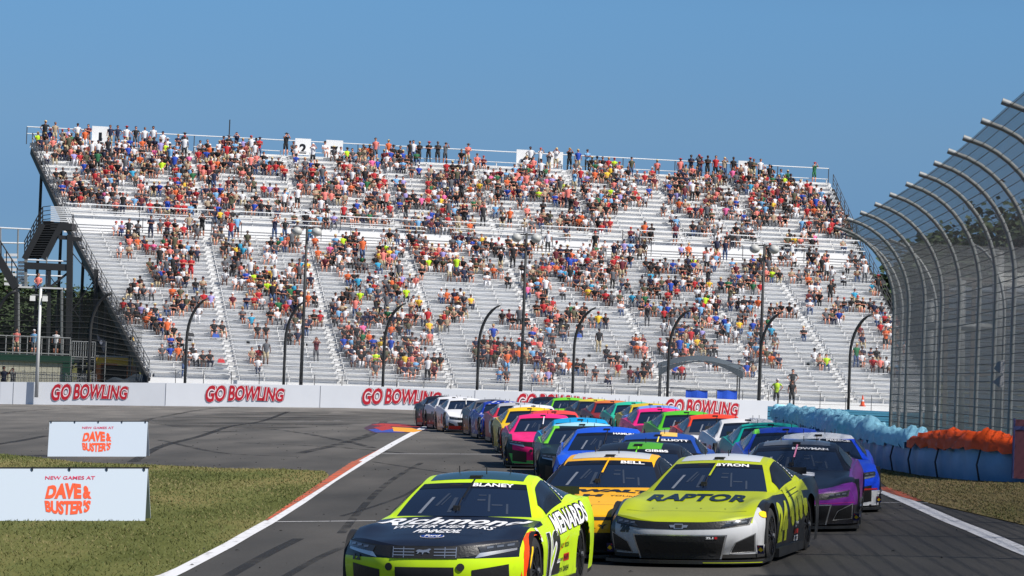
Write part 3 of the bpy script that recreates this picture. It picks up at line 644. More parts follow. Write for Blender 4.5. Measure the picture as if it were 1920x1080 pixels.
def deco24(b, B, mi, H, Fa, Sd):
    k, w = mi(BLK), mi(WHT); dk = mi(mat('hood_black', C(18, 32, 38), .3)); lm = mi(mat('lime_graphic', LIME, .3))
    b.flat2d(txt('RAPTOR', -.62, .62, 1.04, 1.52, .04, .04, 0), lambda u, v: B.hood(u, v, .010), dk)
    b.flat2d(txt('24', -.76, -.63, .43-.02, .53-.02, .05, .08, .1), Fa(.008), k)
    b.flat2d(txt('ZL1', .33, .42, .345, .37, .05, .05), Fa(.014), w); b.flat2d(txt('E', .435, .465, .345, .37, .05, .05), Fa(.014), mi(REDM))
    b.flat2d(txt('Valvoline', .52, .66, .405, .425, .05, .02), Fa(.008), mi(REDM)) if False else None
    S = Sd(.006, 1); S2 = Sd(.010, 1)
    b.flat2d(txt('24', 1.45, 2.2, .22, .72, .06, .06, .05), S, lm)
    # glove-shaped lime graphic on the rear quarter: a cuff and four fingers
    b.flat2d(poly([(2.35, .50), (2.30, .86), (3.3, .93), (3.25, .62), (2.9, .56)], .08), S, lm)
    for i in range(4):
        x0 = 2.42+.27*i; b.flat2d(poly([(x0, .70), (x0+.20, .70), (x0+.24, .42+.03*i), (x0+.14, .37+.03*i), (x0+.03, .43+.03*i)], .08), S, lm)
    for i in range(3):
        x0 = 2.62+.27*i; b.flat2d(poly([(x0, .50), (x0+.03, .50), (x0+.02, .74), (x0-.01, .74)], .08), S2, k)
    for z0 in (.80, .75): b.flat2d(poly([(2.45, z0), (3.1, z0+.05), (3.1, z0+.06), (2.45, z0+.01)], .08), S2, k)
    b.flat2d(txt('Z', 2.7, 2.8, .36, .43, .1, .06), S2, w); b.flat2d(poly(ell(2.87, .41, .03, .02, 10)), S2, w)
    b.flat2d(poly([(2.68, .27), (2.92, .27), (2.92, .33), (2.68, .33)], .1), S2, mi(dqr)); b.flat2d(poly([(2.68, .18), (2.92, .18), (2.92, .25), (2.68, .25)], .1), S2, w)
    b.flat2d(txt('EAT', 2.71, 2.89, .195, .235, .1, .04), Sd(.014, 1), k); b.flat2d(poly(ell(.60, .62, .10, .04, 10), .05), S2, mi(dqy))
    b.flat2d(poly([(.30, .058), (.97, .058), (.97, .066), (.30, .066)], .05), lambda u, v: (u, B.yf(u)-.058, v), lm)
def deco_bell(b, B, mi, H, Fa, Sd):
    k, w = mi(BLK), mi(WHT); b.flat2d(txt('DEWALT', -.66, .70, 1.36, 1.60, .07, .08, .1), H, k)
    b.flat2d(txt('HEWITT', -.64, -.20, 1.02, 1.12, .08, .01), H, k); b.flat2d(txt('YOUNG', .22, .62, 1.02, 1.12, .08, .01), H, k)
    b.flat2d(poly([(-.12, .98), (-.05, .98), (-.04, 1.04), (.04, 1.04), (.05, .98), (.12, .98), (.13, 1.18), (.05, 1.18), (.04, 1.12), (-.04, 1.12), (-.05, 1.18), (-.13, 1.18)], .1), H, k)
    b.flat2d(poly(ell(0, .38, .10, .06, 18)), H, k); b.flat2d(poly(ell(0, .38, .08, .04, 18)), lambda u, v: B.hood(u, v, .007), w); b.flat2d(poly(ell(0, .38, .03, .03, 12)), lambda u, v: B.hood(u, v, .010), k)
    b.flat2d(txt('CAMRY', -.34, .34, .41, .465, .07, .03, space=1.5), Fa(.008), k)
    b.flat2d(poly([(-.84, .36), (.84, .36), (.86, .12), (-.86, .12)], .08), Fa(.003), k)
def deco48(b, B, mi, H, Fa, Sd):
    w = mi(WHT); b.flat2d(poly([(-.50, 1.10), (-.5, 1.62), (-.02, 1.66), (.30, 1.52), (.31, 1.10), (-.1, 1.06)], .08), H, w)
    b.flat2d(poly([(0, 1.42), (.16, 1.46), (.30, 1.47), (.30, 1.45), (.16, 1.44)], .1), lambda u, v: B.hood(u, v, .007), mi(BLK))
    b.flat2d(poly([(-.06, .40), (.06, .40), (.06, .415), (-.06, .415)]), Fa(.01), w)
    S = Sd(.006, 1); b.flat2d(txt('Ally', .9, 1.5, .70, .80, .08, .06), lambda u, v: B.hood(.80, u, .006) if False else B.side(u+.3, v-.06, .006, 1), w)
    b.flat2d(txt('48', 1.5, 2.2, .22, .70, .06, .06, .05), S, w)
    pk = mi(mat('magenta_line', C(210, 40, 130), .4)); b.flat2d(poly([(.3, .405), (.9, .42), (.9, .425), (.3, .41)], .08), Fa(.006), pk)
def deco60(b, B, mi, H, Fa, Sd):
    b.flat2d(txt('BUILD', -.6, .6, .9, 1.3, .08, .05), H, mi(WHT)) if False else None
    b.flat2d(poly([(-.05, 1.56), (.3, 1.56), (.3, 1.70), (-.05, 1.70)], .1), H, mi(dqr)); b.flat2d(poly([(.2, .385), (.9, .40), (.9, .375), (.2, .36)], .06), Fa(.006), mi(dqr))
    b.flat2d(txt('3', .905, .95, .30, .36, .05, .05), Fa(.01), mi(WHT))
def deco_pink(b, B, mi, H, Fa, Sd):
    b.flat2d(txt('OP', -.1, .3, .9, 1.15, .08, .03), H, mi(WHT)); b.flat2d(txt('34', -.07, .07, .40, .46, .05, .03), Fa(.008), mi(WHT))
    gr = mi(mat('nose_green', C(70, 190, 90), .4)); b.flat2d(poly([(-.88, .36), (-.80, .36), (-.66, .20), (.66, .20), (.80, .36), (.88, .36), (.80, .12), (-.80, .12)], .07), Fa(.003), gr)
def deco_white(b, B, mi, H, Fa, Sd):
    b.flat2d(txt('MORE', -.3, .42, .95, 1.12, .08, .06, .1), H, mi(dqr)); b.flat2d(poly([(-.1, .75), (.45, .75), (.45, .92), (-.1, .92)], .1), H, mi(dqr))
    b.flat2d(poly([(-.86, .25), (.86, .25), (.86, .12), (-.86, .12)], .07), Fa(.009), mi(dqr)); b.flat2d(poly([(.0, .30), (.5, .30), (.5, .40), (0, .40)], .07), Fa(.012), mi(WHT))
def deco_zig(b, B, mi, H, Fa, Sd):
    g_, w = mi(mat('bright_green_flash', C(110, 220, 40), .3)), mi(WHT)
    b.flat2d(poly([(-.3, 1.3), (.0, 1.5), (.5, 1.56), (.75, 1.7), (.3, 1.66), (-.2, 1.5)], .1), H, g_); b.flat2d(poly([(-.5, .55), (-.3, .7), (.1, .62), (.6, .8), (.1, .7), (-.25, .78)], .1), H, w)
    b.flat2d(poly([(-.6, .30), (-.35, .42), (-.1, .28), (-.3, .22)], .08), Fa(.01), w)
CARS = [
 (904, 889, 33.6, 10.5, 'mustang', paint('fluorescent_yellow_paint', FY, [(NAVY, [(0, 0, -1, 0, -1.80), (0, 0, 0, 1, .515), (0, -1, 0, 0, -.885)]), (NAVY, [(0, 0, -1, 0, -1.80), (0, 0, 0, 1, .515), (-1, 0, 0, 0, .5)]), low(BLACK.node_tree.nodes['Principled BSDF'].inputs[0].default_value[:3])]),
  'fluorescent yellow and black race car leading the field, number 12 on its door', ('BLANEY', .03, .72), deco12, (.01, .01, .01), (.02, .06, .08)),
 (1359, 852, 39.9, 14.5, 'camaro', paint('lime_and_silver_paint', LIME, [((.50, .51, .53), [(0, 0, 0, -1, -.525)]), ((.46, .47, .49), [(0, 1, 0, 0, .845), (0, 0, 0, -1, -.80), (0, 0, -1, 0, -1.6)]), ((.012, .014, .018), [(1, 0, 0, 0, .84), (0, 0, 1, 0, .62), (0, 0, 0, -1, -.80)]), ((.05, .07, .08), [(-1, 0, 0, 0, .84), (0, 0, 0, -1, -.80)]), ((.012, .016, .02), [(0, 0, 1, .2, 3.8)]), low((.03, .03, .03))], .3),
  'lime green race car with silver nose and black side, beside the yellow leader', ('BYRON', .0, .66), deco24, LIME, (.6, .62, .65)),
 (1153, 848, 41.0, 10, 'camry', paint('golden_yellow_paint', (.84, .42, .006), [((.012, .013, .018), [(0, 0, 1, 0, 2.0), (0, 1, 0, 0, .60)]), ((.012, .013, .018), [(0, 1, 0, 0, .87)]), low((.01, .01, .01))]),
  'golden yellow race car with black pillars, between the two leading cars', ('BELL', .28, .76), deco_bell, (.84, .42, .006), (.6, .6, .6)),
 (1204, 828, 46.3, 8, 'camry', paint('black_green_roof_paint', (.010, .012, .018), [((.07, .33, .015), [(0, 0, 1, 0, 2.45), (0, 0, 0, 1, 1.17), (1, 0, 0, 0, -.15), (-1, 0, 0, 0, -.35), (0, 0, -1, 0, -2.95)]), ((.5, .5, .5), [(-1, 0, 0, 0, .5), (0, 0, -1, 0, -1.6)])]),
  'black race car with green patch on its roof, right behind the golden yellow car', ('GIBBS', .20, .74), None, (.2, .75, .03), None),
 (1240, 806, 53.6, 5, 'camaro', paint('royal_blue_roof_paint', (.012, .055, .30), [((.012, .016, .04), [(0, 0, -1, 0, -2.2)])]),
  'dark blue race car with yellow oval on its roof', ('ELLIOTT', .08, .84), lambda b, B, mi, H, Fa, Sd: b.grid(lambda u, v: B.roof(.05+.5*u, .12+.35*v, .007), 4, 3, mi(mat('roof_tan_oval', C(230, 185, 90), .4))), (.8, .7, .1), None),
 (1143, 796, 59.4, 3, 'camry', paint('bright_blue_paint', (.01, .085, .62), [((.7, .7, .72), [(1, 0, .6, 0, .75), (0, 0, -1, 0, -1.25), (0, 0, 0, 1, .55)])]),
  'bright blue race car with white swoosh across its hood', ('HAMLIN', .20, .84), None, (.02, .02, .03), None),
 (1500, 823, 47.6, 7, 'camaro', paint('purple_and_black_paint', (.17, .02, .25), [((.009, .010, .016), [(0, -1, 0, 0, -.82), (0, 0, 1, .9, 1.22)]), ((.009, .010, .016), [(0, -1, .9, 1.2, .55), (0, 0, -1, 0, -.95)]), ((.02, .02, .025), [(0, 0, 0, -1, -.385)])]),
  'purple and black race car with white patch on its hood', ('BOWMAN', -.10, .78), deco48, (.75, .25, .4), (.1, .1, .1)),
 (1540, 805, 53.8, 4, 'mustang', paint('blue_white_chin_paint', (.008, .065, .75), [((.75, .76, .78), [(0, 0, 1, 0, 2.3), (0, 0, 0, 1, 1.165)]), ((.75, .76, .78), [(0, 0, 0, -1, -.36)])]),
  'blue race car with white chin and white roof, beside the tyre wall', ('PREECE', .20, .86), deco60, (.5, .5, .55), None),
 (1478, 796, 59.6, 2, 'camaro', paint('deep_blue_paint', (.012, .05, .48), [((.16, .65, .03), [(-1, 0, 0, 0, .50), (0, 0, 0, 1, 1.14)])]),
  'deep blue race car with lime roof corner, behind the white-roofed blue car', None, None, (.1, .1, .1), None),
 (1449, 787, 65.2, 0, 'camry', paint('teal_paint', (.004, .30, .24), [((.01, .02, .10), [(0, 0, -1, 0, -1.7)])]),
  'teal green race car with dark hood on the tyre wall side', None, None, (.02, .02, .02), None),
 (1406, 782, 71, -2, 'mustang', paint('white_silver_paint', (.62, .62, .64), [((.25, .26, .28), [(0, 0, -1, 0, -1.2)])]),
  'white and silver race car between the teal and the orange red cars', None, None, (.6, .6, .6), None),
 (1344, 776.5, 76.6, -3, 'camry', paint('orange_red_roof_paint', (.80, .06, .02), [((.10, .10, .11), [(0, 0, -1, 0, -2.3)]), ((.6, .6, .62), [(0, 0, -1, 0, -1.3)])]),
  'race car with orange red roof and grey front pillars', None, None, (.02, .02, .02), None),
 (1290, 770, 82.2, -4, 'camaro', paint('grass_green_paint', (.09, .48, .02), [((.3, .3, .32), [(0, 0, -1, 0, -1.5)])]),
  'bright green race car behind the one with orange red roof', None, None, (.02, .02, .02), None),
 (1240, 766, 87.8, -4, 'camry', paint('hot_pink_roof_paint', (.75, .02, .20), [((.10, .02, .06), [(0, 0, -1, 0, -1.5)])]),
  'hot pink race car in the right hand file, behind the bright green one', None, None, (.02, .02, .02), None),
 (1238, 762, 93.4, -4, 'mustang', paint('pale_blue_roof_paint', (.16, .30, .72), []),
  'race car with pale blue roof behind the hot pink one', None, None, (.02, .02, .02), None),
 (1222, 756, 99, -4, 'camaro', paint('mustard_yellow_paint', (.62, .44, .02), []),
  'mustard yellow race car behind the pale blue roof', None, None, (.02, .02, .02), None),
 (1190, 752, 104.6, -4, 'camry', paint('mint_green_paint', (.03, .46, .30), []),
  'mint green race car in the right hand file near the rear', None, None, (.02, .02, .02), None),
 (1150, 751, 110.2, -5, 'mustang', paint('maroon_orange_roof_paint', (.22, .02, .02), [((.62, .16, .03), [(0, 0, 0, 1, 1.18)])]),
  'maroon race car with orange roof near the back of the pack', None, None, (.02, .02, .02), None),
 (1118, 749, 116, -5, 'camaro', paint('dark_yellow_roof_paint', (.03, .03, .035), [((.62, .52, .04), [(0, 0, 0, 1, 1.18)])]),
  'dark race car with thin yellow roof near the back of the pack', None, None, (.02, .02, .02), None),
 (1068, 746, 122, -5, 'camry', paint('lime_roof_paint', (.16, .55, .02), []),
  'lime green race car near the back, in front of the grandstand wall', None, None, (.02, .02, .02), None),
 (1030, 743, 128, -5, 'mustang', paint('plain_black_paint', (.012, .012, .016), []),
  'plain black race car, hindmost on the right', None, None, (.02, .02, .02), None),
 (1096, 788, 64.8, 0, 'mustang', paint('black_green_pillar_paint', (.012, .022, .028), [((.18, .62, .04), [(-1, 0, 0, 0, .48), (0, 0, 1, 0, 1.75), (0, 0, 0, 1, .85)]), ((.35, .62, .72), [(0, 0, 0, 1, 1.2)])]),
  'black race car with bright green front pillar and green hood flash', None, deco_zig, (.02, .02, .02), None),
 (1092, 777, 70.6, -2, 'camry', paint('sky_blue_paint', (.01, .30, .62), [((.02, .05, .08), [(-1, 0, 0, 0, .84), (0, 0, -1, 0, -2.6)])]),
  'sky blue race car just behind the black one with green pillars', None, None, (.02, .02, .02), None),
 (1022, 770.5, 76.4, -1, 'mustang', paint('magenta_paint', (.78, .02, .17), [((.03, .045, .045), [(-1, 0, 0, 0, .80), (0, 0, 0, -1, -.80)])]),
  'magenta race car with green chin, foremost of the pack on its left flank', None, deco_pink, (.7, .7, .75), None),
 (1042, 764, 82.4, -2, 'camaro', paint('coral_red_paint', (.70, .06, .05), []),
  'coral red race car hidden behind the magenta one', None, None, (.02, .02, .02), None),
 (996, 758.5, 88.2, -3, 'camry', paint('canary_yellow_paint', (.80, .50, .01), [((.55, .05, .03), [(0, 0, -1, -.5, -1.05), (-1, 0, 0, 0, .1)])]),
  'canary yellow race car with red nose corner', None, None, (.02, .02, .02), None),
 (1003, 751, 94, -4, 'mustang', paint('white_roof_blue_pillar_paint', (.66, .68, .72), [((.02, .10, .45), [(-1, 0, 0, 0, .5), (0, 0, 1, 0, 1.75), (0, 0, 0, -1, -1.16)])]),
  'white roofed race car with blue pillar behind the canary yellow one', None, None, (.02, .02, .02), None),
 (973, 747.5, 99.8, -5, 'camaro', paint('silver_red_pillar_paint', (.42, .42, .45), [((.55, .03, .06), [(-1, 0, 0, 0, .5), (0, 0, 1, 0, 1.75), (0, 0, 0, -1, -1.10)]), ((.6, .04, .1), [(0, 0, -1, 0, -1.2), (0, -1, 0, 0, -.35), (0, 0, 0, 1, .68)])]),
  'silver race car with red and white pillar, right of the blue one with white spots', None, None, (.02, .02, .02), None),
 (944, 743, 105.4, -6, 'camry', paint('blue_white_spotted_paint', (.015, .04, .32), [], spots=(.7, .7, .75)),
  'blue race car covered in white spots', None, None, (.02, .02, .02), None),
 (926, 738.5, 111, -6, 'mustang', paint('dark_silver_copper_paint', (.10, .10, .11), [((.45, .45, .48), [(0, 0, 0, 1, .62), (0, 0, -1, 0, -1.7)]), ((.40, .10, .04), [(0, 0, 0, -1, -.30)])]),
  'grey race car with silver hood and copper chin, right of the white one', None, None, (.02, .02, .02), None),
 (874, 735, 117, -7, 'camaro', paint('white_red_chin_paint', (.68, .68, .70), []),
  'white race car with red chin and red lettering on its hood', None, deco_white, (.7, .7, .7), None),
 (853, 733.5, 123, -8, 'camry', paint('white_hood_dark_nose_paint', (.65, .65, .67), [((.02, .015, .015), [(0, 0, 0, -1, -.58)]), ((.25, .03, .01), [(0, 0, 0, -1, -.28)])]),
  'race car with white hood and black nose, second from the left end', None, None, (.02, .02, .02), None),
 (831, 733, 129, -8, 'mustang', paint('dark_red_chin_paint', (.015, .012, .014), [((.55, .06, .02), [(0, 0, 0, -1, -.33)]), ((.6, .3, .25), [(0, 0, 0, 1, .60), (0, 0, -1, 0, -1.2), (1, 0, 0, 0, .1)])]),
  'black race car with orange chin, leftmost and last of the pack', None, None, (.02, .02, .02), None),
]
for c in CARS:
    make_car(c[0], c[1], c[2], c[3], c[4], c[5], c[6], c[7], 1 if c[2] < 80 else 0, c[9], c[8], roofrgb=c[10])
# ------------------------------------------------------------ barriers and signs
CONC = mat('white_barrier_wrap', (.74, .76, .80), .55, var=.05, scale=1.2)
REDL = mat('crimson_lettering', C(190, 28, 45), .5); DKL = mat('lettering_shadow', C(95, 25, 40), .5)
def zwall(px, py_bot, s): p = Wp(px, py_bot, s); return p
WALLP = [(-120, 757, 209), (0, 758, 208), (310, 760, 207), (680, 766, 207), (970, 776, 207), (1250, 786, 208), (1454, 794, 209)]
wpts = [Wp(*p) for p in WALLP]
def wall_at(x):
    for i in range(len(wpts)-1):
        if wpts[i].x <= x <= wpts[i+1].x or i == len(wpts)-2:
            t = (x-wpts[i].x)/(wpts[i+1].x-wpts[i].x); return wpts[i].lerp(wpts[i+1], t)
wl = thing('barrier_wall', 'long white wrapped barrier wall with red lettering in front of the grandstand', 'wall', wpts[0])
b = MB(); WH = 1.5
for i in range(len(wpts)-1):
    p, q = wpts[i]-wpts[0], wpts[i+1]-wpts[0]; d = (q-p).normalized(); n_ = Vector((d.y, -d.x, 0))*.04
    b.hexa([p-Vector((0, 0, .6)), q-Vector((0, 0, .6)), q+Vector((0, .6, -.6)), p+Vector((0, .6, -.6)), p+Vector((0, 0, WH)), q+Vector((0, 0, WH)), q+Vector((0, .5, WH)), p+Vector((0, .5, WH))])
for px in (20, 310, 600, 890, 1180, 1330):
    x = Wp(px, 760, 207).x; p = wall_at(x)-wpts[0]; b.box(p.x-.012, p.x+.012, p.y-.02, p.y, p.z+.02, p.z+WH-.02, 1)
b.build('wall_panel', [CONC, mat('panel_seam', (.25, .26, .28), .7)], wl)
def go_warp(x0, x1, z0, z1):
    def f(u, v):
        t = (u-x0)/(x1-x0); k = 1 - .22*t*(1 if True else 0); zc = (z0+z1)/2
        return (u, zc+(v-zc)*k+.10*math.sin(3.0*t))
    return f
def wall_text(px0, px1):
    X0, X1 = Wp(px0, 745, 207).x, Wp(px1, 745, 207).x; t = MB()
    for layer, (o, bold, mt, dx) in enumerate(((.030, .115, 2, .025), (.038, .085, 1, 0), (.046, .03, 0, 0))):
        for word, a, c in (('GO', 0.0, .255), ('BOWLING', .30, 1.0)):
            x0 = X0+(X1-X0)*a; x1 = X0+(X1-X0)*c; e = bold*.35
            fl = txt(word, x0-e+dx, x1+e+dx, .24-e, 1.36+e, 3, bold, .10, go_warp(X0, X1, .24, 1.36))
            t.flat2d(fl, lambda u, v: tuple(wall_at(u)-wpts[0]+Vector((0, -o, v))), mt)
    return t.build('wall_lettering', [REDL, mat('lettering_pink_edge', C(245, 225, 228), .5), DKL], wl)
for a, c in ((92, 236), (384, 530), (678, 824), (968, 1110), (1248, 1386)): wall_text(a, c)

def a_sign(px0, px1, pyt, pyb, cx, label):
    g0 = Gp((px0+px1)/2, pyb); Y = g0.y; A, B_ = Wp(px0, pyb, Y), Wp(px1, pyb, Y); T = Wp(px1, pyt, Y)
    s = (px1-px0)/(B_.x-A.x); h = (pyb-pyt)/s; w = B_.x-A.x; ang = math.tan(ROLL)
    M_ = Matrix.Translation((A.x, Y, A.z-.02)) @ Matrix.Rotation(-ang, 4, 'Y')
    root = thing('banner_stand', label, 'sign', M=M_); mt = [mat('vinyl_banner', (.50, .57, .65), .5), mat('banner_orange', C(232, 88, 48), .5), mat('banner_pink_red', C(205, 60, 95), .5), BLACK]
    dp = .36; b = MB()
    f = lambda x, z, o=0: (x, (z/h)*dp-o, z)
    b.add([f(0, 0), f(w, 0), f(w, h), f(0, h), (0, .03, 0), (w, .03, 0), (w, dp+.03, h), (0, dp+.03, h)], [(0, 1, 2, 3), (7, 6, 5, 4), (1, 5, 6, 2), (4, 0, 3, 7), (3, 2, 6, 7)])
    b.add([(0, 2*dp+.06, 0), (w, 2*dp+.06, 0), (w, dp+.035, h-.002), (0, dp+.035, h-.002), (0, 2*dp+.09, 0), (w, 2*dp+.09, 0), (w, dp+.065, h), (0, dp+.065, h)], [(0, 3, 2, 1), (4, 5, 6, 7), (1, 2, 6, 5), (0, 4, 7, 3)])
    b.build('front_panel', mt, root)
    t = MB(); S = lambda u, v: f(u*w, v*h, .006)
    c = (cx-px0)/(px1-px0); t.flat2d(txt('NEW GAMES AT', c-.155, c+.165, .80, .865, 1, .015), S, 2)
    def bulge(y0, y1):
        def q(u, v):
            tt = (u-c)/.15; zz = (v-.44)/.30
            return (c+.15*tt*(1-.10*zz*zz), .44+.30*zz*(1-.20*tt*tt))
        return q
    t.flat2d(txt('DAVE', c-.148, c+.085, .445, .735, .03, .06, 0, bulge(0, 0)), S, 1); t.flat2d(txt('&', c+.095, c+.15, .445, .72, .03, .06, 0, bulge(0, 0)), S, 1)
    t.flat2d(txt("BUSTER'S", c-.15, c+.15, .15, .415, .03, .05, 0, bulge(0, 0)), S, 1)
    t.build('banner_lettering', mt, root)
    k = MB(); k.tube([(-.02, dp+.03, h+.01), (w+.02, dp+.03, h+.01)], .014, 6)
    for i in range(5): x = w*(.02+.24*i); k.box(x-.008, x+.008, dp-.03, dp+.06, h-.03, h+.03)
    k.build('top_rail', [BLACK], root)
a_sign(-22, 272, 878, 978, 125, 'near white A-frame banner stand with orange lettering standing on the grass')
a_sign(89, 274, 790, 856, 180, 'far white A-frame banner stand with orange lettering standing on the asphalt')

# tyre barrier on the right: blue skirt, pale blue and orange covers heaped on top
TP = [(13.0, 64.8), (12.2, 65.2), (10.7, 66), (10.0, 67), (9.4, 70), (9.05, 75), (9.1, 82), (9.35, 92), (9.7, 104), (10.4, 120)]
def path(P, step):
    out = []; 
    for i in range(len(P)-1):
        a, c = Vector(P[i]), Vector(P[i+1]); n = max(1, int((c-a).length/step))
        out += [a.lerp(c, j/n) for j in range(n)]
    out.append(Vector(P[-1])); return out
SKIRT = mat('blue_tarpaulin', C(118, 165, 212), .5, var=.30, scale=1.5, bump=.5); SKIRTD = mat('dark_red_strap', C(90, 40, 50), .6)
PB = mat('pale_blue_cover', C(150, 212, 242), .6, var=.25, scale=3, bump=.4); ORC = mat('orange_cover', C(238, 84, 20), .55, var=.12, scale=3, bump=.5)
pth = path(TP, .16)
tw = thing('tyre_barrier', 'tyre barrier in a creased blue tarpaulin skirt, heaped with pale blue and orange covers', 'tyre wall', (0, 0, 0))
def wallstrip(P, z0, z1, amp, thick, m, seed, zt=None, seams=()):
    rs = np.random.RandomState(seed); b = MB(); n = len(P); nz = 7; vs = []
    ph = np.cumsum(rs.rand(n)*1.7); big = np.interp(np.arange(n), np.arange(0, n+6, 6), rs.rand(len(np.arange(0, n+6, 6))))
    for i, p in enumerate(P):
        d = (P[min(i+1, n-1)]-P[max(i-1, 0)]).normalized(); nn = Vector((-d.y, d.x)); nn = nn if nn.y < 0 or nn.x < 0 else -nn
        zg = float(Zw(p.x, p.y))
        for j in range(nz+1):
            t = j/nz; o = amp*(math.sin(ph[i]+1.2*t)*.6+big[i])*(.5+math.sin(math.pi*t)*.6); q = p+nn*(o+.04*math.sin(math.pi*t)+.03*math.sin(i*2.3+5*t)*t); vs.append((q.x, q.y, zg+z0+(z1-z0)*t))
        vs.append((p.x-nn.x*thick, p.y-nn.y*thick, zg+z1))
    w = nz+2; b.add(vs, [(i*w+j, i*w+j+1, (i+1)*w+j+1, (i+1)*w+j) for i in range(n-1) for j in range(w-1)], m); return b
wallstrip(pth, -.02, .78, .055, 1.0, 0, 3).build('skirt', [SKIRT], tw, True)
for k in range(6, 60, 13):
    p = pth[k]; zg = float(Zw(p.x, p.y)); MB().tube([(p.x-.12, p.y-.1, zg), (p.x-.19, p.y-.13, zg+.35), (p.x-.10, p.y-.05, zg+.7)], .022, 5).build('strap', [SKIRTD if k % 5 == 1 else mat('dark_strap', (.02, .03, .05), .6)], tw)
def cover(P, m, name, seed, base=.74, hh=.26):
    rs = np.random.RandomState(seed); n = len(P); vs = []; nj = 12; hs = np.interp(np.arange(n), np.arange(0, n+4, 4), .6+.7*rs.rand(len(np.arange(0, n+4, 4))))
    for i, p in enumerate(P):
        d = (P[min(i+1, n-1)]-P[max(i-1, 0)]).normalized(); nn = Vector((-d.y, d.x)); nn = nn if nn.y < 0 or nn.x < 0 else -nn
        zg = float(Zw(p.x, p.y)); e = min(1, .35+.25*min(i, n-1-i))
        for j in range(nj+1):
            a = math.pi*j/nj; f = 1+.24*math.sin(i*1.9+3*a+rs.rand()*1.4)+.16*rs.rand()
            q = p+nn*(.30*math.cos(a)*f*1.1-.16); vs.append((q.x, q.y, zg+base+hh*hs[i]*e*math.sin(a)*f-(.10 if j in (0,) else 0)*rs.rand()*1.5))
    b = MB().add(vs, [(i*(nj+1)+j, (i+1)*(nj+1)+j, (i+1)*(nj+1)+j+1, i*(nj+1)+j+1) for i in range(n-1) for j in range(nj)])
    b.build(name, [m], tw, True)
io = [i for i, p in enumerate(pth) if p.x > 9.35 and p.y < 71]
cover([p for i, p in enumerate(pth) if i <= io[-1] and p.x < 12.0], ORC, 'cover_heap', 5)
cover(pth[io[-1]+1:], PB, 'cover_heap', 9, .70, .32)
# tall dark red end board at the right frame edge
p = Wp(1912, 893, 65.5); eb = MB(); eb.box(p.x-.14, p.x+1.2, p.y-.06, p.y+.04, p.z-.05, p.z+1.2, 0); eb.box(p.x-.14, p.x+1.2, p.y-.075, p.y-.062, p.z+.98, p.z+1.06, 1); eb.box(p.x-.17, p.x-.142, p.y-.08, p.y+.06, p.z-.05, p.z+1.22, 1)
tag(eb.build('barrier_end_board', [mat('maroon_board', C(105, 60, 72), .6, var=.15, scale=5), mat('board_stripe', C(60, 70, 120), .6)]), 'maroon end board with a blue stripe, right of the orange covers', 'board')

# pale blue guard rail wall beyond the cars, right of the white barrier
gr = thing('guard_rail', 'pale blue corrugated guard rail running right from the white barrier wall', 'guard rail', Wp(1454, 800, 203)); o = gr.location.copy()
b = MB(); A, B_ = Wp(1440, 763, 206), Wp(2050, 790, 196)
for k in range(4):
    z0 = -.34*k; 
    for s_, t_ in ((0, .12), (.15, .27)):
        b.beam(A+Vector((0, 0, z0-s_-.05))-o, B_+Vector((0, 0, z0-s_-.05))-o, .12, .13)
b.build('rail', [mat('rail_blue', C(125, 215, 245), .45, var=.15, scale=2)], gr)
b = MB(); b.beam(A+Vector((0, .12, -.85))-o, B_+Vector((0, .12, -.85))-o, .05, 1.8); b.build('backing', [mat('rail_blue_dark', C(50, 130, 170), .6)], gr)

# ------------------------------------------------------------ catch fences
STEEL = mat('galvanised_steel', (.24, .25, .25), .6, metal=.2, var=.2, scale=6); DSTEEL = mat('dark_weathered_steel', (.02, .021, .022), .6); CABLE = mat('steel_cable', (.07, .07, .07), .5, metal=.4)
def mesh_mat(name, rgb, pitch, wire, dense=1.0):
    m = bpy.data.materials.new(name); m.use_nodes = True; n = m.node_tree; b = n.nodes['Principled BSDF']; b.inputs['Base Color'].default_value = (*rgb, 1); b.inputs['Roughness'].default_value = .5; b.inputs['Metallic'].default_value = .3
    uv = n.nodes.new('ShaderNodeUVMap'); sp = n.nodes.new('ShaderNodeSeparateXYZ'); n.links.new(uv.outputs[0], sp.inputs[0])
    def M(op, a, c=None):
        q = n.nodes.new('ShaderNodeMath'); q.operation = op
        for i, z in enumerate((a, c)):
            if z is None: continue
            if isinstance(z, (int, float)): q.inputs[i].default_value = z
            else: n.links.new(z, q.inputs[i])
        return q.outputs[0]
    f = None
    for s_ in ('ADD', 'SUBTRACT'):
        t = M(s_, sp.outputs[0], sp.outputs[1]); t = M('FRACT', M('MULTIPLY', t, 1/pitch)); t = M('LESS_THAN', t, wire/pitch); f = t if f is None else M('MAXIMUM', f, t)
    n.links.new(f, b.inputs['Alpha']); return m
def uv_sheet(name, cols, mtl, parent):
    """cols: list of columns of points; uv in metres along and up"""
    nc, nr = len(cols), len(cols[0]); vs = [p for c in cols for p in c]; fs = [(i*nr+j, (i+1)*nr+j, (i+1)*nr+j+1, i*nr+j+1) for i in range(nc-1) for j in range(nr-1)]
    U = [0]; 
    for i in range(1, nc): U.append(U[-1]+(Vector(cols[i][0])-Vector(cols[i-1][0])).length)
    V = [0]
    for j in range(1, nr): V.append(V[-1]+(Vector(cols[0][j])-Vector(cols[0][j-1])).length)
    me = bpy.data.meshes.new(name); me.from_pydata([tuple(v) for v in vs], [], fs); me.materials.append(mtl); l = me.uv_layers.new(name='UVMap')
    idx = np.zeros(len(me.loops), int); me.loops.foreach_get('vertex_index', idx); uv = np.array([(U[i//nr], V[i % nr]) for i in idx]).ravel(); l.data.foreach_set('uv', uv)
    ob = bpy.data.objects.new(name, me); COL.objects.link(ob); ob.parent = parent; return ob
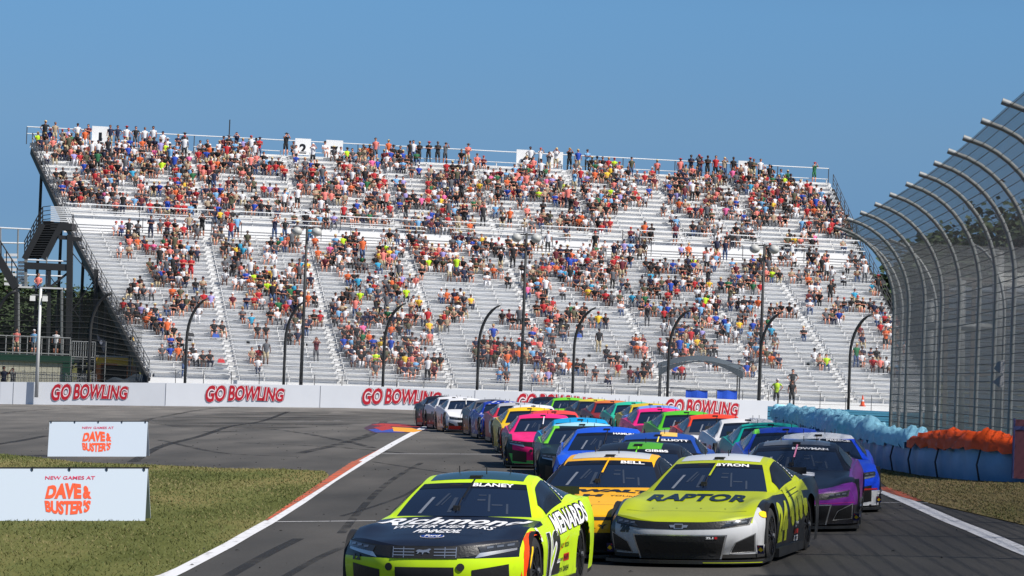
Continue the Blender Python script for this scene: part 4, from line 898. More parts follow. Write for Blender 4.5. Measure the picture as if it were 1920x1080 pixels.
def prof(H_, over, n=10, straight=.62):
    """post profile: straight up then bending over the track: (offset, height)"""
    P = [(0, 0), (0, H_*straight*.5), (0, H_*straight)]; 
    for i in range(1, n+1):
        t = i/n; a = R(78)*t; P.append((over*(1-math.cos(a))/(1-math.cos(R(78))), H_*straight+(H_*(1-straight))*math.sin(a)/math.sin(R(78))))
    return P
def catch_fence(name, label, base, inward, H_, over, spacing, postr, mtl_post, mtl_mesh, cables, cable_r, mesh_sub=4, loc=None, cablem=None, gcol=None, cab_from=0.5):
    root = thing(name, label, 'fence', base[0]); O = Vector(base[0]); pr = prof(H_, over); P3 = [Vector(p) for p in base]
    pts = []
    for i in range(len(P3)-1):
        n = max(1, round((P3[i+1]-P3[i]).length/spacing)); pts += [P3[i].lerp(P3[i+1], j/n) for j in range(n)]
    pts.append(P3[-1]); cols = []
    def frame(i):
        d = pts[min(i+1, len(pts)-1)]-pts[max(i-1, 0)]; d.z = 0; d.normalize(); nn = Vector((-d.y, d.x, 0)); return nn if nn.dot(Vector(inward)) > 0 else -nn
    for i, p in enumerate(pts):
        nn = frame(i); hs_ = 1+.11*max(0, min(1, (95-p.y)/50)); col = [p+nn*a+Vector((0, 0, h*hs_))-O for a, h in pr]; cols.append(col)
        b = MB(); b.tube(col, postr, 8); tip = col[-1]; dd = (col[-1]-col[-2]).normalized(); b.tube([tip-dd*.02, tip+dd*.16], postr*1.15, 8); b.build('post', [mtl_post], root, True, 50)
    L = [sum((cols[0][k+1]-cols[0][k]).length for k in range(j)) for j in range(len(cols[0]))]
    def at(col, s):
        for j in range(len(col)-1):
            if L[j+1] >= s or j == len(col)-2: return col[j].lerp(col[j+1], min(1, max(0, (s-L[j])/(L[j+1]-L[j]))))
    for k in range(cables):
        s = cab_from+(L[-1]-cab_from-.05)*k/(cables-1); b = MB(); b.tube([at(c, s) for c in cols], cable_r, 4); b.build('cable', [cablem or CABLE], root)
    uv_sheet('wire_mesh', [[at(c, L[-1]*j/14) for j in range(15)] for c in cols], mtl_mesh, root); return root
FB = [(10.6, 24), (10.9, 36), (11.3, 50), (11.8, 62), (12.2, 70), (12.5, 77), (12.7, 84), (12.8, 92), (12.85, 100), (13.0, 105), (13.9, 110), (15.6, 113.5), (18.5, 116), (24, 118), (32, 120)]
catch_fence('catch_fence', 'tall grey catch fence with curved posts bending over the track at the right', [(x, y, float(Zw(x, y))) for x, y in FB], (-1, -.2, 0), 7.15, 1.95, 4.1, .06, STEEL,
            mesh_mat('chain_link_grey', (.12, .128, .13), .06, .0205), 34, .011)
fb = [Wp(px, 757+.034*px*.45, 209.5) for px in (345, 530, 716, 893, 1072, 1250, 1422, 1590, 1760)]
fb = [Vector((p.x, 209.5, Wp(px, 722+.0235*px, 209.5).z-.9)) for p, px in zip(fb, (345, 530, 716, 893, 1072, 1250, 1422, 1590, 1760))]
fb = [fb[0]+(fb[0]-fb[1])*k for k in (2, 1)] + fb
catch_fence('catch_fence', 'long black post fence bending towards the track in front of the grandstand', fb, (1, -.4, 0), 7.2, 1.3, 99, .09, DSTEEL,
            mesh_mat('thin_black_mesh', (.06, .06, .06), .10, .0028), 8, .010) if False else None
root = thing('catch_fence', 'row of slim black curved fence posts standing in front of the grandstand', 'fence', fb[2]); O = fb[2].copy()
pc = []
for p in fb[2:]:
    col = [p+Vector((a, -a*.3, h))-O for a, h in prof(7.1, 1.35, 8, .60)]; pc.append(col); MB().tube(col, [.10]*3+[.10]*6+[.06]*2, 7).build('post', [DSTEEL], root, True)
for k in range(7):
    h = .9+.85*k; MB().tube([p+Vector((0, -.05, h))-O for p in fb[2:]], .010, 4).build('cable', [CABLE], root)
uv_sheet('wire_mesh', [[c[0]+Vector((0, -.06, 0)) for _ in (0,)]+[c[0]+Vector((0, -.06, 6.0))] for c in pc], mesh_mat('thin_mesh', (.30, .31, .33), .10, .0042), root)
# dark dense fence at the left end
lb = [Vector((Wp(px, 730, 210.2).x, 210.2, Wp(px, 724+.02*px, 210.2).z-.2)) for px in (-190, -15, 165, 262)]
root = thing('catch_fence', 'dense dark mesh fence with black curved posts at the left end below the stairs', 'fence', lb[0]); O = lb[0].copy(); cols = []
for i, p in enumerate(lb):
    col = [p+Vector((a, -a*.3, h))-O for a, h in prof(6.7 if i < 3 else 5.6, 1.4 if i < 3 else .3, 8, .60)]; cols.append(col)
    if i < 3: MB().tube(col, .11, 7).build('post', [DSTEEL], root, True)
for k in range(16): MB().tube([c[0]+Vector((1.1*max(0, (k-9)/7)**1.7, -.05, .4+.40*k*(c[-1].z-c[0].z)/6.9)) for c in cols], .017, 4).build('cable', [DSTEEL], root)
uv_sheet('wire_mesh', [[Vector(q) for q in c] for c in cols], mesh_mat('dense_dark_mesh', (.025, .028, .028), .08, .015), root)

# ------------------------------------------------------------ light masts in front of the stand
ang = math.radians(11.7); SU = Vector((math.cos(ang), math.sin(ang), 0)); SV = Vector((-math.sin(ang), math.cos(ang), 0))
for (bx, by, tx, ty, lab) in ((563, 722, 575, 425, 'slim black mast with two grey loudspeaker balls, left of the three'), (975, 738, 985, 437, 'slim black mast with two grey loudspeaker balls, middle of the three'), (1422, 748, 1437, 458, 'slim black mast with two grey loudspeaker balls, right of the three')):
    p = Wp(bx, by+25, 211); q = Wp(tx, ty, 211); h = q.z-p.z; r = thing('speaker_mast', lab, 'mast', p, 'speaker masts in front of the grandstand')
    MB().tube([(0, 0, 0), (0, 0, h)], [.13, .08], 8).build('pole', [DSTEEL], r, True); MB().tube([(-.9, 0, h-.1), (.9, 0, h-.1)], .05, 6).build('crossarm', [DSTEEL], r)
    for s_ in (-.78, .78):
        bb = MB(); bb.ball((s_*.85, -.1, h-.35), .36, 0, 14, 9, .85); bb.build('loudspeaker', [mat('speaker_grey', (.42, .42, .40), .5)], r, True)

# ------------------------------------------------------------ grandstand
ALU = mat('bench_aluminium', (.79, .79, .79), .42, metal=.15, var=.10, scale=.8); TREAD = mat('tread_aluminium', (.62, .62, .62), .5, var=.12, scale=1.5)
RISER = mat('riser_panel', (.75, .75, .75), .5, var=.12, scale=1.0); WR = mat('white_rail', (.74, .75, .76), .4); DR = mat('dark_rail_post', (.06, .06, .065), .5); DKS = mat('black_stair_steel', (.018, .019, .021), .6)
SA = Vector((Wp(290, 700, 213).x, 213, 0))
def spt(u, v, z): q = SA+SU*u+SV*v; return Vector((q.x, q.y, z))
NL, NU = 31, 17; LEN = 56.2
rows = []      # (v of the riser, z of tread, u0, u1)
Z0 = .35
for i in range(NL): rows.append((.75*i, Z0+.352*i))
vw = .75*NL; zw_ = Z0+.352*NL+.55
for i in range(NU): rows.append((vw+1.7+.75*i, zw_+.25+.395*i))
VT = rows[-1][0]+1.2
def ends(v):       # left and right ends flare outwards as the stand climbs
    t = v/VT; xr = LEN+.6+3.0*t
    return (-.4-7.2*t, xr)
gs = thing('grandstand', 'huge silver aluminium grandstand filled with spectators behind the barrier wall', 'grandstand', (SA.x, SA.y, 0)); GO = Vector((SA.x, SA.y, 0))
S = lambda u, v, z: spt(u, v, z)-GO
aisles = [5.6, 13.2, 21.0, 28.8, 36.6, 44.2, 50.5]
for i, (v, z) in enumerate(rows):
    u0, u1 = ends(v); vn = rows[i+1][0] if i+1 < len(rows) else v+1.2; zp = rows[i-1][1] if i else -1.2
    if i == NL: zp = rows[i-1][1]
    b = MB()
    b.add([S(u0, v, z), S(u1, v, z), S(u1, v+.75, z), S(u0, v+.75, z)], [(0, 1, 2, 3)], 1)               # foot board
    b.add([S(u0, v, z), S(u1, v, z), S(u1, v, z-.02), S(u0, v, z-.02)], [(3, 2, 1, 0)], 0)
    b.add([S(u0, v+.006, z-.025), S(u1, v+.006, z-.025), S(u1, v+.006, zp), S(u0, v+.006, zp)], [(3, 2, 1, 0)], 2)   # riser
    b.build('foot_board', [ALU, TREAD, RISER], gs)
    b = MB(); e = [u0+.15]+[x for a in aisles for x in (a-.20, a+.20)]+[u1-.15]
    for k in range(0, len(e), 2):
        p0, p1 = e[k], e[k+1]
        q = [S(p0, v+.40, z+.39), S(p1, v+.40, z+.39), S(p1, v+.68, z+.39), S(p0, v+.68, z+.39), S(p0, v+.40, z+.435), S(p1, v+.40, z+.435), S(p1, v+.68, z+.435), S(p0, v+.68, z+.435)]
        b.hexa(q, 0); n = max(2, int((p1-p0)/1.8))
        for j in range(n+1):
            x = p0+.1+(p1-p0-.2)*j/n; b.hexa([S(x-.03, v+.45, z), S(x+.03, v+.45, z), S(x+.03, v+.62, z), S(x-.03, v+.62, z), S(x-.03, v+.45, z+.39), S(x+.03, v+.45, z+.39), S(x+.03, v+.62, z+.39), S(x-.03, v+.62, z+.39)], 1)
    for a in aisles:
        if i+1 < len(rows) and i != NL-1: zz = (z+rows[i+1][1])/2; b.hexa([S(a-.19, v+.42, z+.01), S(a+.19, v+.42, z+.01), S(a+.19, v+.74, z+.01), S(a-.19, v+.74, z+.01), S(a-.19, v+.42, zz), S(a+.19, v+.42, zz), S(a+.19, v+.74, zz), S(a-.19, v+.74, zz)], 2)
    b.build('bench_row', [ALU, TREAD, mat('grey_step', (.40, .40, .40), .6, var=.3, scale=2)], gs)  # aisle steps in a darker grey than the treads
b = MB(); u0, u1 = ends(vw); zl = rows[NL-1][1]
b.add([S(u0, vw, zl), S(u1, vw, zl), S(u1, vw+1.7, zl), S(u0, vw+1.7, zl)], [(0, 1, 2, 3)], 0)
for dz_ in (.22, .45, .66): b.beam(S(u0, vw+1.69, zl+dz_), S(u1, vw+1.69, zl+dz_), .02, .03, 2)
b.build('walkway', [TREAD, RISER, DR], gs)
def rail(u0, u1, v, z, posts, name='railing', top=1.07, mids=(), pm=DR, rm=WR, r=.035, skip=()):
    b = MB(); b.tube([S(u0, v, z+top), S(u1, v, z+top)], r, 6, 0)
    for h in mids: b.tube([S(u0, v, z+h), S(u1, v, z+h)], r*.8, 6, 0)
    n = max(1, int((u1-u0)/posts))
    for j in range(n+1): u = u0+(u1-u0)*j/n; b.tube([S(u, v, z-.05), S(u, v, z+top)], r*.9, 6, 1)
    b.build(name, [rm, pm], gs)
# rails: front of the upper deck, front of the walkway, top, bottom
u0, u1 = ends(vw+1.7); gaps = [7, 15.5, 23.5, 31.5, 39.5, 47]
ed = [u0]+[x for g_ in gaps for x in (g_-.7, g_+.7)]+[u1]
for k in range(0, len(ed), 2): rail(ed[k], ed[k+1], vw+1.62, rows[NL][1], 4.2, mids=(.55,)); rail(ed[k]+.6, ed[k+1]-.3, vw+.1, rows[NL-1][1]+.25, 4.6, mids=())
u0, u1 = ends(VT); zt = rows[-1][1]; rail(u0, u1, VT-.1, zt, 4.4, top=1.35, r=.04)
rail(u0, u0+2, VT-.1, zt, 1, top=.8)
u0, u1 = ends(0); rail(u0-.2, u1+.2, -1.3, -.35, 1.9, top=1.30, mids=(.15,), r=.028, rm=mat('bottom_rail', (.42, .43, .44), .5))
b = MB(); b.add([S(u0-1, -3, -.95), S(u1+2, -3, -.95), S(u1+2, .02, -.9), S(u0-1, .02, -.9)], [(0, 1, 2, 3)]); b.build('front_walkway', [mat('concrete_walk', (.36, .36, .36), .8, var=.2, scale=2)], gs)
# sloping side rails and dark raking beams at both ends, and the frame beneath
for side in (0, 1):
    b = MB(); c = MB(); bm_ = MB(); prev = None
    for i in range(0, len(rows), 2):
        v, z = rows[i]; e = ends(v)[side]; p = S(e, v, z); b.tube([p, p+Vector((0, 0, 1.15))], .035, 5)
        if prev is not None:
            for h in (1.15, .8, .45): b.tube([prev+Vector((0, 0, h)), p+Vector((0, 0, h))], .025, 5)
            o_ = Vector((0, 0, -.30)); bm_.beam(prev+o_, p+o_, .22, .5)
        prev = p
    b.build('side_rail', [DR], gs); bm_.build('raking_beam', [DKS], gs)
for k, v in enumerate((6, 13, 20, 27, 34)):
    z = float(np.interp(v, [r_[0] for r_ in rows], [r_[1] for r_ in rows])); e0, e1 = ends(v)
    b = MB(); n = 14
    for j in range(n+1): u = e0+.3+(e1-e0-.6)*j/n; b.tube([S(u, v, -2.5), S(u, v, z-.1)], .12, 6)
    b.build('support_frame', [DKS], gs)
# number boards along the top rail
def board(px0, px1, pyt, pyb, s):
    Y = 0
    v = VT-.32; lo, hi = -10.0, 60.0
    for _ in range(40):
        m = (lo+hi)/2; q = spt(m, v, 19)
        if proj(q)[0] < px0: lo = m
        else: hi = m
    ua = lo; sc = F/spt(ua, v, 0).y; w = (px1-px0)/sc; h = (pyb-pyt)/sc; zt_ = Wp(px0, pyt, spt(ua, v, 0).y).z
    b = MB(); q = lambda u, z, o: S(ua+u, v-o, zt_-h+z)
    b.hexa([q(0, 0, 0), q(w, 0, 0), q(w, 0, -.04), q(0, 0, -.04), q(0, h, 0), q(w, h, 0), q(w, h, -.04), q(0, h, -.04)], 0)
    if s: b.flat2d(txt(s, w*(.42 if s == '1' else .28), w*(.60 if s == '1' else .72), h*.10, h*.68, 2, .04), lambda u, z: q(u, z, .02), 1)
    b.build('section_board', [mat('section_board_white', (.76, .77, .78), .5), BLK], gs)
board(172, 203, 236, 272, '1'); board(553, 583, 259, 290, '2'); board(611, 643, 262, 298, '7'); board(968, 1000, 280, 312, '4'); board(1030, 1056, 284, 315, ''); board(1384, 1410, 301, 330, '')
b = MB(); p = Wp(428, 250, 252); MB_ = MB().tube([(0, 0, 0), (0, 0, 2.2)], .05, 5); q = MB_.build('antenna_pole', [DSTEEL]); q.location = Wp(429, 275, 251); tag(q, 'thin antenna pole sticking up above the top rail', 'pole')
# ------------------------------------------------------------ people
def limb(b, pts, rad, m): b.tube(pts, rad, 5, m)
def person_mb(pose, k):
    rs = random.Random(k*7+len(pose)); b = MB(); j = lambda a: rs.uniform(-a, a)
    if pose.startswith('sit'):
        hip = .50; lean = {'sit': -.04, 'sitlean': -.22, 'situp': .03}.get(pose, -.05); kx = .13+j(.04)
        sh = (0+j(.02), lean, hip+.46); 
        for s in (-1, 1):
            kn = (s*kx, -.42, hip-.01+j(.03)); ft = (s*(kx+j(.06)), -.36+j(.1), .10)
            b.tube([(s*.10, -.02, hip-.04), kn], [.095, .07], 6, 2); b.tube([kn, ft], [.062, .042], 5, 5)
            b.tube([(ft[0], ft[1]+.06, .06), (ft[0], ft[1]-.14, .04)], [.05, .045], 5, 4)
        base = (0, 0, hip-.08)
    else:
        hip = .92; lean = 0; sh = (j(.02), -.02+j(.02), hip+.52)
        for s in (-1, 1):
            kn = (s*.12, -.03, .50); ft = (s*(.13+j(.03)), .02, .08)
            b.tube([(s*.09, 0, hip), kn], [.105, .08], 6, 2); b.tube([kn, ft], [.065, .045], 5, 5); b.tube([(ft[0], .07, .05), (ft[0], -.15, .04)], [.05, .045], 5, 4)
        base = (0, 0, hip-.06)
    sx, sy, sz = sh; bx, by, bz = base; vs = []; n = 8
    ring = [(bz, .165, .125), (bz+.16, .155, .12), (bz+.34, .185, .125), (sz-.03, .205, .11), (sz+.03, .10, .07), (sz+.09, .05, .05)]
    for z, rx, ry in ring:
        t = (z-bz)/(sz-bz); cx = bx+(sx-bx)*t; cy = by+(sy-by)*t
        for q in range(n): a = 2*math.pi*q/n; vs.append((cx+rx*math.cos(a), cy+ry*math.sin(a), z))
    f = [(i*n+q, i*n+(q+1) % n, (i+1)*n+(q+1) % n, (i+1)*n+q) for i in range(len(ring)-1) for q in range(n)]
    b.add(vs, f[:n*4], 1); b.add(vs[4*n:], [(q, (q+1) % n, n+(q+1) % n, n+q) for q in range(n)], 0)
    hz = sz+.205; hc = (sx+j(.02), sy-.03, hz); b.ball(hc, .098, 0, 7, 5, 1.2)
    b.ball((hc[0], hc[1]+.015, hz+.035), .108, 3, 8, 5, .95)
    b.tube([(hc[0], hc[1]-.09, hz+.01), (hc[0], hc[1]-.115, hz-.005)], [.018, .012], 4, 0)
    if k % 2: b.tube([(hc[0], hc[1]-.06, hz+.055), (hc[0], hc[1]-.19, hz+.045)], [.07, .05], 6, 3, True, .3)
    if k % 5 == 4: b.tube([(hc[0], hc[1], hz+.045), (hc[0], hc[1], hz+.065)], .19, 8, 3)
    for s in (-1, 1):
        S_ = (sx+s*.19, sy, sz-.02)
        if 'film' in pose: E = (sx+s*.27, sy-.18, sz-.10); H_ = (sx+s*.07, sy-.26, sz+.17)
        elif 'fold' in pose: E = (sx+s*.26, sy-.05, sz-.27); H_ = (sx-s*.06, sy-.22, sz-.22)
        elif 'hip' in pose: E = (sx+s*.38, sy+.06, sz-.25); H_ = (sx+s*.19, sy-.04, sz-.45)
        elif pose.startswith('sit'): E = (sx+s*.25, sy-.08, sz-.27); H_ = (sx+s*(.12+j(.05)), sy-.32-j(.06), sz-.36)
        else: E = (sx+s*.25, sy+.02, sz-.28); H_ = (sx+s*.27, sy-.05, sz-.54)
        mid = tuple((a*.45+c*.55) for a, c in zip(S_, E)); b.tube([S_, mid], [.062, .052], 5, 1); b.tube([mid, E, H_], [.042, .038, .03], 5, 0); b.ball(H_, .04, 0, 5, 4)
    return b
PAL = {}
def pc_(n, r, g, b_, rough=.8): PAL[n] = mat(n.replace(' ', '_')+'_cloth', C(r, g, b_), rough); return n
SH = [('white', 232, 232, 236, 22), ('black', 24, 25, 30, 32), ('grey', 95, 97, 103, 18), ('red', 188, 38, 46, 7), ('royal blue', 35, 75, 180, 4.5), ('navy', 30, 38, 70, 8), ('orange', 225, 105, 55, 4), ('salmon', 235, 130, 120, 5),
      ('light blue', 120, 175, 220, 5), ('turquoise', 50, 160, 200, 2), ('yellow', 240, 200, 60, 2), ('lime', 200, 240, 40, 1.2), ('green', 40, 110, 70, 2), ('maroon', 105, 35, 48, 5), ('lavender', 165, 155, 215, 2.5), ('olive', 85, 85, 65, 5), ('pink', 240, 110, 165, 1.5), ('tan', 175, 155, 130, 6)]
for n, r, g_, b_, w in SH: pc_(n, r*.92, g_*.92, b_*.92)
pc_('denim', 62, 82, 120); pc_('khaki', 175, 160, 130); pc_('charcoal', 45, 46, 50); pc_('straw', 200, 180, 130)
for n, r, g_, b_ in (('fair skin', 205, 142, 118), ('tanned skin', 165, 105, 80), ('dark skin', 95, 62, 48), ('brown hair', 70, 48, 35), ('black hair', 20, 18, 18), ('blond hair', 180, 150, 95)): pc_(n, r, g_, b_, .55)
BOT = ['black', 'grey', 'khaki', 'denim', 'navy', 'charcoal', 'white']; HAT = ['black', 'white', 'brown hair', 'black hair', 'red', 'navy', 'blond hair', 'grey', 'straw', 'charcoal']
SKN = ['fair skin', 'tanned skin', 'tanned skin', 'fair skin', 'dark skin']
def wpick(rs): 
    t = rs.uniform(0, sum(s[4] for s in SH))
    for s in SH:
        t -= s[4]
        if t < 0: return s[0]
    return 'white'
MESHES = {}
POSES = ['sit', 'sitlean', 'situp', 'sitfold', 'stand', 'standfilm', 'standfold', 'standhip']
for p_ in POSES:
    for k in range(5): MESHES[(p_, k)] = person_mb(p_, k)
PM = {}
def person_obj(pos, rot, pose, k, cl, label, scl=1.0, group='spectators in the grandstand'):
    key = (pose, k)
    if key not in PM: PM[key] = MESHES[key].mesh('person', [PAL['white']]*6, True)
    o = bpy.data.objects.new('person', PM[key]); COL.objects.link(o)
    o.location = pos; o.rotation_euler = (0, 0, rot); o.scale = (scl*1.04,)*3
    for i, c in enumerate(cl): o.material_slots[i].link = 'OBJECT'; o.material_slots[i].material = PAL[c]
    return tag(o, label, 'person', group)
DENS = """5755655300000000000000000000000000000000
7886788887432122100000000000000000000000
3888578888766537764242132100000000000000
0778847898667657777456476566445534443000
0466738886334636753767887787775768870000
0287547884256677852475688768767777888300
0076536775657764874686673675536878888600
0046623764766647655776365577104567878840
0000011343221335545642664655102446775660
0003322330113553345465564424021124334574
0000055644256676667576876245543343323410
0000066735656788777477878765640125565355
0000054437754567778656558676573156666434
0000035655767611454664376667474637657255
0000004632646413673112143534655555663414
0000001634575655334410343156563452144453
0000004632265652254323331112335656511433
0000005235225644553112144331365635654115
0000003534465656562310366511456545410131
0000002411252156524400665401145653424042
0000000434022034664006441115225553120532
0000000133604043666102446523146533314321
0000000110402112356101436545066322424132
0000000000000000000002322000320000000000"""
D_ = [r + '000' for r in DENS.split('\n')]
# columns 38-41 of the picture belong to the right end; given again for the lower rows
RE = {9: '7400', 10: '3410', 11: '5530', 12: '3430', 13: '2550', 14: '4442', 15: '5453', 16: '3553', 17: '4464', 18: '1664', 19: '2454', 20: '3244', 21: '3212', 22: '3232', 23: '3132'}
for k, s in RE.items(): D_[k] = D_[k][:38]+s
for r_, c_, n_ in ((14, 5, '4'), (15, 5, '5'), (16, 5, '5'), (17, 5, '6'), (18, 5, '4'), (18, 6, '5'), (19, 6, '5'), (20, 6, '4'), (21, 6, '3'), (22, 6, '2')): D_[r_] = D_[r_][:c_]+n_+D_[r_][c_+1:]
DA = np.zeros((26, 46))
for r_ in range(24):
    for c_ in range(42): DA[r_+1, c_+1] = int(D_[r_][c_])
BL = np.random.RandomState(21).rand(80, 130)
def dens(px, py):
    x = (px-20)/40; y = (py-230)/20
    if py < 236 or not (0 <= x < 44 and 0 <= y < 24.5): return 0
    i, j = int(y), int(x); fy, fx = y-i, x-j
    v = DA[i, j]*(1-fy)*(1-fx)+DA[i+1, j]*fy*(1-fx)+DA[i, j+1]*(1-fy)*fx+DA[i+1, j+1]*fy*fx
    k = BL[int(py/11) % 80, int(px/17) % 130]*.5+BL[int(py/24) % 80, int((px+9)/38) % 130]*.5
    return max(0, v*(.45+1.15*k))
STAND = [(83, 47, 'black', 'black'), (102, 47, 'tan', 'khaki'), (144, 47, 'white', 'charcoal'), (165, 47, 'maroon', 'grey'), (206, 47, 'navy', 'khaki'), (219, 47, 'navy', 'grey'), (236, 47, 'white', 'khaki'), (253, 47, 'black', 'grey'), (270, 47, 'white', 'navy'), (286, 47, 'white', 'khaki'),
 (345, 46, 'grey', 'khaki'), (427, 46, 'black', 'navy'), (443, 47, 'navy', 'khaki'), (485, 46, 'red', 'denim'), (470, 46, 'white', 'khaki'), (535, 47, 'black', 'black'), (703, 47, 'salmon', 'grey'), (768, 47, 'black', 'black'), (785, 47, 'black', 'charcoal'), (803, 47, 'black', 'charcoal'), (820, 47, 'charcoal', 'charcoal'), (834, 47, 'grey', 'charcoal'), (876, 47, 'salmon', 'khaki'),
 (994, 47, 'white', 'black'), (1012, 47, 'white', 'grey'), (1028, 46, 'grey', 'khaki'), (1042, 47, 'white', 'khaki'), (1067, 47, 'black', 'black'), (1083, 47, 'royal blue', 'khaki'), (1100, 47, 'light blue', 'charcoal'), (1295, 47, 'navy', 'grey'), (1310, 47, 'grey', 'navy'), (1326, 47, 'black', 'charcoal'), (1341, 47, 'red', 'black'), (1357, 47, 'tan', 'denim'), (1374, 47, 'black', 'grey'), (1405, 47, 'black', 'khaki'), (1526, 47, 'green', 'green')]
STAND2 = [(182, 320, 'green', 'black'), (240, 458, 'charcoal', 'black'), (257, 458, 'grey', 'black'), (282, 452, 'navy', 'navy'), (313, 425, 'royal blue', 'khaki'), (353, 448, 'tan', 'navy'), (378, 440, 'black', 'black'), (413, 452, 'grey', 'khaki'), (432, 456, 'red', 'denim'), (443, 450, 'light blue', 'navy'), (298, 508, 'black', 'charcoal'), (323, 525, 'black', 'black'), (342, 525, 'red', 'black'), (357, 525, 'red', 'red'),
 (514, 452, 'navy', 'denim'), (533, 452, 'black', 'denim'), (556, 460, 'grey', 'khaki'), (584, 355, 'red', 'black'), (603, 356, 'grey', 'denim'), (586, 312, 'white', 'black'), (440, 305, 'light blue', 'khaki'), (432, 400, 'olive', 'charcoal'), (557, 395, 'white', 'black'), (590, 395, 'tan', 'charcoal'), (608, 395, 'salmon', 'charcoal'), (400, 360, 'navy', 'denim'), (424, 312, 'red', 'khaki'), (682, 312, 'tan', 'khaki'),
 (855, 525, 'lime', 'denim'), (938, 510, 'black', 'khaki'), (961, 500, 'black', 'black'), (1022, 565, 'white', 'charcoal'), (1017, 590, 'charcoal', 'charcoal'), (1051, 635, 'charcoal', 'black'), (1343, 478, 'navy', 'khaki'), (1359, 480, 'navy', 'denim'), (1484, 498, 'white', 'khaki'), (1327, 545, 'charcoal', 'black'), (801, 620, 'red', 'grey'), (724, 590, 'grey', 'grey'), (665, 600, 'salmon', 'denim'), (704, 598, 'charcoal', 'khaki'), (770, 605, 'tan', 'grey'), (592, 682, 'maroon', 'grey'),
 (832, 375, 'white', 'black'), (864, 385, 'charcoal', 'black'), (870, 422, 'black', 'black'), (905, 425, 'charcoal', 'charcoal'), (932, 380, 'charcoal', 'grey'), (1076, 360, 'light blue', 'khaki'), (1070, 412, 'black', 'black'), (1017, 412, 'charcoal', 'black'), (924, 652, 'royal blue', 'khaki'), (950, 700, 'orange', 'light blue'), (1213, 610, 'charcoal', 'grey'), (973, 620, 'grey', 'charcoal'), (1485, 745, 'charcoal', 'charcoal'), (1363, 650, 'light blue', 'charcoal'), (1148, 548, 'grey', 'black'), (1115, 470, 'black', 'black'), (1412, 320, 'olive', 'khaki'), (768, 690, 'charcoal', 'black'), (1313, 330, 'maroon', 'denim'), (1368, 575, 'olive', 'charcoal'), (1660, 655, 'orange', 'charcoal'), (1150, 500, 'navy', 'khaki'), (345, 706, 'grey', 'denim')]
people = []     # (row, u, pose, k, clothes, px, py, scale)
prs = random.Random(5)
def u_for(px, v, z):
    lo, hi = -12.0, 62.0
    for _ in range(24):
        m = (lo+hi)/2
        if proj(spt(m, v, z))[0] < px: lo = m
        else: hi = m
    return lo
taken = set()
def clothes(s, bo): 
    sk = prs.choice(SKN); sh_ = prs.random() < (.62 if bo not in ('denim',) else .0); return [sk, s, bo, prs.choice(HAT), prs.choice(['white', 'charcoal', 'grey']), sk if sh_ else bo]
def put(row, u, pose, cl, sc=1.0):
    v, z = rows[row]; k = prs.randrange(5); people.append((row, u, pose, k, cl, sc, v, z)); taken.add((row, round(u/.52)))
for px, row, s, bo in STAND: put(row, u_for(px, rows[row][0]+.2, rows[row][1]), prs.choice(['stand', 'standfold', 'standfilm', 'stand', 'standhip']), clothes(s, bo), prs.uniform(.94, 1.04))
for px, py, s, bo in STAND2:
    best = min(range(len(rows)), key=lambda r: abs(proj(spt(u_for(px, rows[r][0]+.2, rows[r][1]), rows[r][0]+.2, rows[r][1]))[1]-py))
    put(best, u_for(px, rows[best][0]+.2, rows[best][1]), prs.choice(['stand', 'standfold', 'standhip', 'standfilm']), clothes(s, bo), prs.uniform(.94, 1.06))
for row, (v, z) in enumerate(rows):
    e0, e1 = ends(v); u = e0+.5; run = 0; on = False
    while u < e1-.4:
        key = (row, round(u/.52)); px, py = proj(spt(u, v+.5, z+.75)); d = (dens(px, py)/8)**1.15*.64 * (1.0 if py > 260 else .8)
        if run <= 0: on = prs.random() < d; run = prs.choice([1, 1, 2, 2, 3]) if on else prs.choice([1, 1, 2, 3])
        if d < .02: on = False
        
        if on and key not in taken and not any(abs(u-a) < .33 for a in aisles):
            s = wpick(prs); bo = prs.choice(BOT); po = prs.choice(['sit', 'sitlean', 'situp', 'sitfold', 'sit']) if prs.random() > .05 else 'stand'
            put(row, u+prs.uniform(-.06, .06), po, clothes(s, bo), prs.uniform(.92, 1.06))
        run -= 1; u += .52
ORD = ['first', 'second', 'third', 'fourth', 'fifth', 'sixth', 'seventh', 'eighth', 'ninth', 'tenth', 'eleventh', 'twelfth', 'thirteenth', 'fourteenth', 'fifteenth', 'sixteenth', 'seventeenth', 'eighteenth', 'nineteenth', 'twentieth'] + ['twenty-'+w for w in ('first', 'second', 'third', 'fourth', 'fifth', 'sixth', 'seventh', 'eighth', 'ninth')] + ['thirtieth', 'thirty-first']
def where(row, u): 
    blk = sum(u > a for a in aisles); t = (ORD[row]+' row') if row < NL else ('top row' if row == len(rows)-1 else ORD[row-NL]+' upper row'); return t, ORD[blk]+' block'
order = sorted(range(len(people)), key=lambda i: (0 if people[i][2].startswith('stand') and i < len(STAND)+len(STAND2) else 1, people[i][6]))
NI = 296; ind = set(order[:NI]); used = {}
def base_label(p):
    cl = p[4]; hw = cl[3]+('' if 'hair' in cl[3] else ' cap'); a, bl = where(p[0], p[1])
    return '%s person in %s top and %s %s, %s, %s, %s' % ('standing' if p[2].startswith('stand') else 'seated', cl[1], cl[2], 'shorts' if 'skin' in cl[5] else 'trousers', hw, a, bl)
for i in order[:NI]:
    L_ = base_label(people[i]); used.setdefault(L_, []).append(i)
